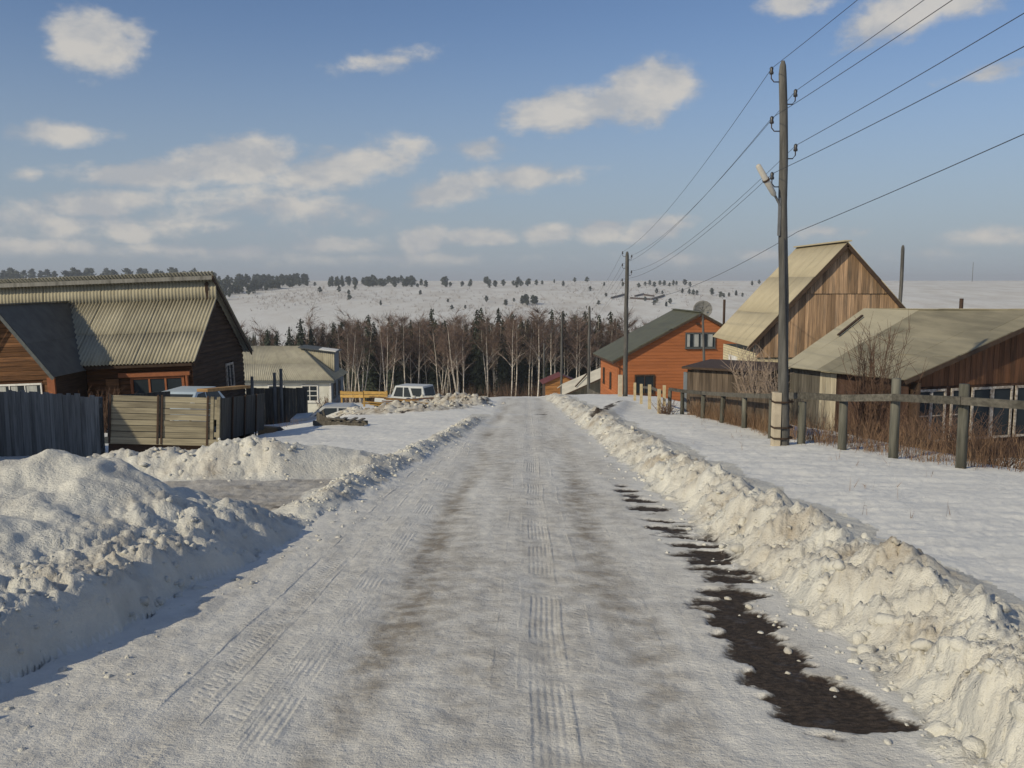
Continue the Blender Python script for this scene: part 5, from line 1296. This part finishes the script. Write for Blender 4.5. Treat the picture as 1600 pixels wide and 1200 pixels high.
_hd = np.exp(np.linspace(math.log(430), math.log(2400), 320))
def hill_hit(px, py):
    r = pix_ray(px, py); x = r.x / r.y * _hd; z = EYE + r.z / r.y * _hd
    g = surf(x, _hd, False)[0]; k = np.nonzero(g >= z)[0]
    i = k[0] if len(k) else len(_hd) - 1 - int(np.argmin((z - g)[::-1]))
    if not len(k): i = int(np.argmin(z - g))
    return Vector((x[i], _hd[i], g[i]))
def hill_trees():
    rnd = random.Random(9); kinds = []
    for k in range(4):
        V, F = tube_geo([(0, 0, -1), (0, 0, 4), (0, 0, 8.5)], [.25, .2, .05], 5, False)
        nb = len(F)
        for m in range(110):
            f = rnd.random(); z = 1.6 + 8.2 * f; r = (2.6 if k < 3 else 1.6) * math.sin(math.pi * (.12 + .86 * f) ** .8) * rnd.uniform(.35, 1.0); a = rnd.uniform(0, 6.28)
            c = Vector((r * math.cos(a), r * math.sin(a), z)); b = len(V)
            V += [c + rv(rnd, .75) for _ in range(4)]; F += [(b, b + 1, b + 2), (b, b + 2, b + 3), (b + 1, b + 3, b + 2)]
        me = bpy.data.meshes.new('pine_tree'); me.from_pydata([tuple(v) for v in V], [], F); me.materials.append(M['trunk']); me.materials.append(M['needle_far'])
        me.polygons.foreach_set('material_index', [0] * nb + [1] * (len(F) - nb)); kinds.append(me)
    def put(px, py, hpx, label, group):
        p = hill_hit(px, py); s = hpx / FPX * p.y / 9.8
        o = link('pine_tree', rnd.choice(kinds), None); o.location = p; o.scale = (s * rnd.uniform(1.1, 1.6), s * rnd.uniform(1.1, 1.6), s); o.rotation_euler = (0, 0, rnd.uniform(0, 6.28)); tag(o, label, 'tree', group)
    for k in range(150):       # dense stand at the top left
        f = rnd.random(); px = 342 + 138 * f; lo = 470 - 22 * f if px < 400 else 456 - 8 * (px - 400) / 80
        put(px, rnd.uniform(440, lo), rnd.uniform(9, 13), 'pine in the dense dark stand on the far hill beside the log house roof', 'pines of the hilltop stand beside the roof')
    for k in range(40): put(rnd.uniform(2, 336), rnd.uniform(438, 444), rnd.uniform(14, 21), 'tree on the far hilltop showing above the log house ridge', 'trees above the log house ridge')
    for a, b, n in ((514, 556, 22), (566, 652, 46)):
        for k in range(n): put(rnd.uniform(a, b), rnd.uniform(441, 449), rnd.uniform(7, 12), 'pine in a dark strip of trees along the far hilltop' , 'pines in the hilltop strips')
    row = sorted(rnd.choice((rnd.gauss(700, 9), rnd.gauss(735, 14), rnd.gauss(768, 8), rnd.gauss(660, 9), rnd.gauss(812, 12))) for k in range(26))
    for k, px in enumerate(row): put(px, rnd.uniform(443, 450), rnd.uniform(6, 11), nth(k + 1) + ' pine from the left in the loose row along the far hilltop', 'pines of the loose hilltop row')
    for k in range(9): put(815 + 28 * rnd.random(), rnd.uniform(474, 480), rnd.uniform(9, 15), 'pine in the round grove halfway up the far hill', 'pines of the round grove')
    single = [(500, 458), (530, 457), (546, 469), (545, 461), (555, 453), (595, 478), (657, 461), (700, 473), (706, 484), (727, 483), (790, 478), (803, 472), (866, 443), (898, 441), (917, 441), (838, 446), (847, 445), (880, 448), (922, 455), (944, 447),
              (973, 448), (998, 450), (1008, 447), (1015, 446), (1022, 449), (1031, 446), (1038, 447), (1046, 448), (1052, 447), (1057, 446), (1026, 459), (1035, 460), (1066, 459), (1077, 460), (1083, 461), (1089, 461), (1112, 458), (1022, 477), (1041, 480), (1047, 475), (1008, 471), (1026, 473), (935, 477), (947, 464),
              (1175, 447), (1186, 444), (1113, 462), (1126, 465), (1131, 465), (1139, 464), (1150, 463), (1160, 464), (480, 447), (492, 447), (760, 472), (1070, 446), (1078, 448)]
    for k, (px, py) in enumerate(sorted(single)): put(px, py, rnd.uniform(5.5, 9.5), nth(k + 1) + ' from the left of the lone small pines on the far slope', 'lone pines on the far slope')
    # reddish scrub on the slope
    V, F = [], []
    for cx, cy, sx, sy, n in ((490, 462, 22, 7, 90), (905, 450, 22, 6, 90), (560, 456, 30, 8, 40), (1000, 455, 40, 8, 60), (440, 470, 30, 10, 70), (850, 490, 40, 5, 60), (650, 465, 110, 9, 160), (930, 462, 120, 10, 200), (1100, 458, 60, 8, 90), (430, 462, 50, 9, 80), (740, 482, 60, 6, 90)):
        for k in range(n):
            p = hill_hit(rnd.gauss(cx, sx), rnd.gauss(cy, sy))
            for m in range(5): strip(V, F, p + rv(rnd, .8) - Z, p + Vector((rnd.gauss(0, 1.2), rnd.gauss(0, 1.2), rnd.uniform(1.0, 3.2))), .35, rnd)
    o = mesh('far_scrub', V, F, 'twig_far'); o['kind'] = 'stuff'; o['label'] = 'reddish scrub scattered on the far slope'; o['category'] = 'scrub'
    # ruined farm walls on the slope
    a = hill_hit(957, 466); t = empty('ruined_farm', a); tag(t, 'low broken walls of a ruined farm on the far hill', 'ruin')
    for p, q in (((955, 467), (977, 461)), ((992, 464), (1006, 461)), ((1006, 462), (1022, 464)), ((1018, 469), (1038, 463)), ((985, 467), (1016, 469))):
        u, v = hill_hit(*p) - a, hill_hit(*q) - a; beam('wall', u + Z * .5, v + Z * .5, 1.2, 2.6, 'frame_brown', t)
    m = hill_hit(1519, 440); o = tube('radio_mast', [m - Z, m + Z * (30 / FPX * m.y)], .5, 'metal', None, 4); tag(o, 'hair-thin radio mast on the far plateau horizon', 'mast')
hill_trees()


# ------------------------------------------------------------------ shrubs and weeds
def shrub(label, px, py, d, h, spread, n, mat, seed, group=None, w=0.012):
    rnd = random.Random(seed); p = at(px, py, d); g = ground(p.x, p.y); t = empty('bare_shrub', (p.x, d, g)); tag(t, label, 'shrub', group)
    V, F = [], []
    for k in range(n):
        a = rnd.uniform(0, 6.28); b = Vector((rnd.gauss(0, spread * .18), rnd.gauss(0, spread * .18), -.1)); l = h * rnd.uniform(.45, 1.05)
        e = b + Vector((math.cos(a) * spread * rnd.random(), math.sin(a) * spread * rnd.random(), l)); m = b.lerp(e, .5) + rv(rnd, .04)
        tube_geo([b, m, e], [w, w * .7, w * .3], 3, False, V, F)
        for q in range(6):
            f = rnd.uniform(.3, 1); s = b.lerp(m, f * 2) if f < .5 else m.lerp(e, f * 2 - 1); tube_geo([s, s + Vector((rnd.gauss(0, .12), rnd.gauss(0, .12), rnd.uniform(.05, .3))) * (h / 1.4)], [w * .5, w * .2], 3, False, V, F)
    mesh('stem', V, F, mat, t)
shrub('pale twiggy shrub in front of the cream brick barn wall', 1176, 640, 25.5, 2.1, .75, 42, 'shrub_pale', 1, w=.017)
shrub('second pale shrub touching the brick wall beside the near pole', 1206, 640, 24, 1.9, .5, 30, 'shrub_pale', 2, w=.015)
shrub('tall brown shrub rising before the eave of the low old house', 1362, 690, 18.0, 2.35, .8, 70, 'shrub', 3, w=.010)
shrub('dense brown bush at the right end of the rail fence', 1560, 715, 14.2, .75, .9, 110, 'shrub', 4, w=.007)
shrub('brown bush under the flaking windows', 1450, 700, 16.6, .8, .9, 90, 'shrub', 5, w=.007)
shrub('small brown bush beside the pale yellow posts', 1040, 646, 27.2, .55, .45, 60, 'shrub', 6, w=.008)
shrub('dark brown bush before the front wall of the log house', 160, 640, 31.5, 1.7, .9, 60, 'shrub', 7, w=.012)
shrub('thin shrub against the corner of the white house', 508, 640, 66, 1.6, .8, 40, 'shrub', 8, w=.02)
shrub('thin reddish bush before the third flaking window', 1512, 706, 15.2, .95, .8, 80, 'shrub', 9, w=.006)
shrub('thin brown bush between the rail fence and the first flaking window', 1432, 700, 17.6, 1.1, .7, 70, 'shrub', 10, w=.006)
def weeds():
    rnd = random.Random(3); V, F = [], []
    def tuft(x, y, h, n, sp):
        g = ground(x, y)
        for k in range(n):
            b = Vector((x + rnd.gauss(0, sp), y + rnd.gauss(0, sp), g - .03)); e = b + Vector((rnd.gauss(0, .18) * h, rnd.gauss(0, .18) * h, h * rnd.uniform(.5, 1.1)))
            strip(V, F, b, e, .008, rnd)
            if rnd.random() < .5: strip(V, F, b.lerp(e, .6), e + rv(rnd, .06), .007, rnd)
    for k in range(560):
        y = rnd.uniform(12, 27); fx = np.interp(y, [11.6, 12.7, 14, 15.2, 16.3, 18.4, 22.8, 27.5], [7.5, 6.45, 6.05, 5.66, 5.35, 5.42, 5.45, 5.3]); x = fx + .15 + abs(rnd.gauss(0, 1.0 if y < 18 else .15))
        tuft(x, y, rnd.uniform(.25, .75), 9, .08)
    for k in range(34):
        y = rnd.uniform(8, 26); x = rnd.uniform(3.4, 5.6); tuft(x, y, rnd.uniform(.08, .3), 2, .03)
    for k in range(60): tuft(rnd.uniform(-11, -7), rnd.uniform(22, 30), .4, 5, .1)
    o = mesh('dry_weeds', V, F, 'weed'); o['kind'] = 'stuff'; o['label'] = 'dry brown weeds standing in the snow along the fences'; o['category'] = 'weeds'
weeds()


# ------------------------------------------------------------------ air
def haze():
    o = box('haze', (-13000, -13000, -48), (13000, 13000, 60), None)
    m = bpy.data.materials.new('haze_air'); m.use_nodes = True; t = NT(m.node_tree)
    v = t.n('ShaderNodeVolumePrincipled'); v.inputs['Density'].default_value = 0.00022; v.inputs['Color'].default_value = (0.80, 0.86, 0.95, 1)
    v.inputs['Anisotropy'].default_value = 0.0
    out = t.n('ShaderNodeOutputMaterial'); t.t.links.new(v.outputs[0], out.inputs['Volume'])
    o.data.materials.append(m); o['kind'] = 'stuff'; o['label'] = 'thin pale winter haze over the valley'; o['category'] = 'haze'
haze()
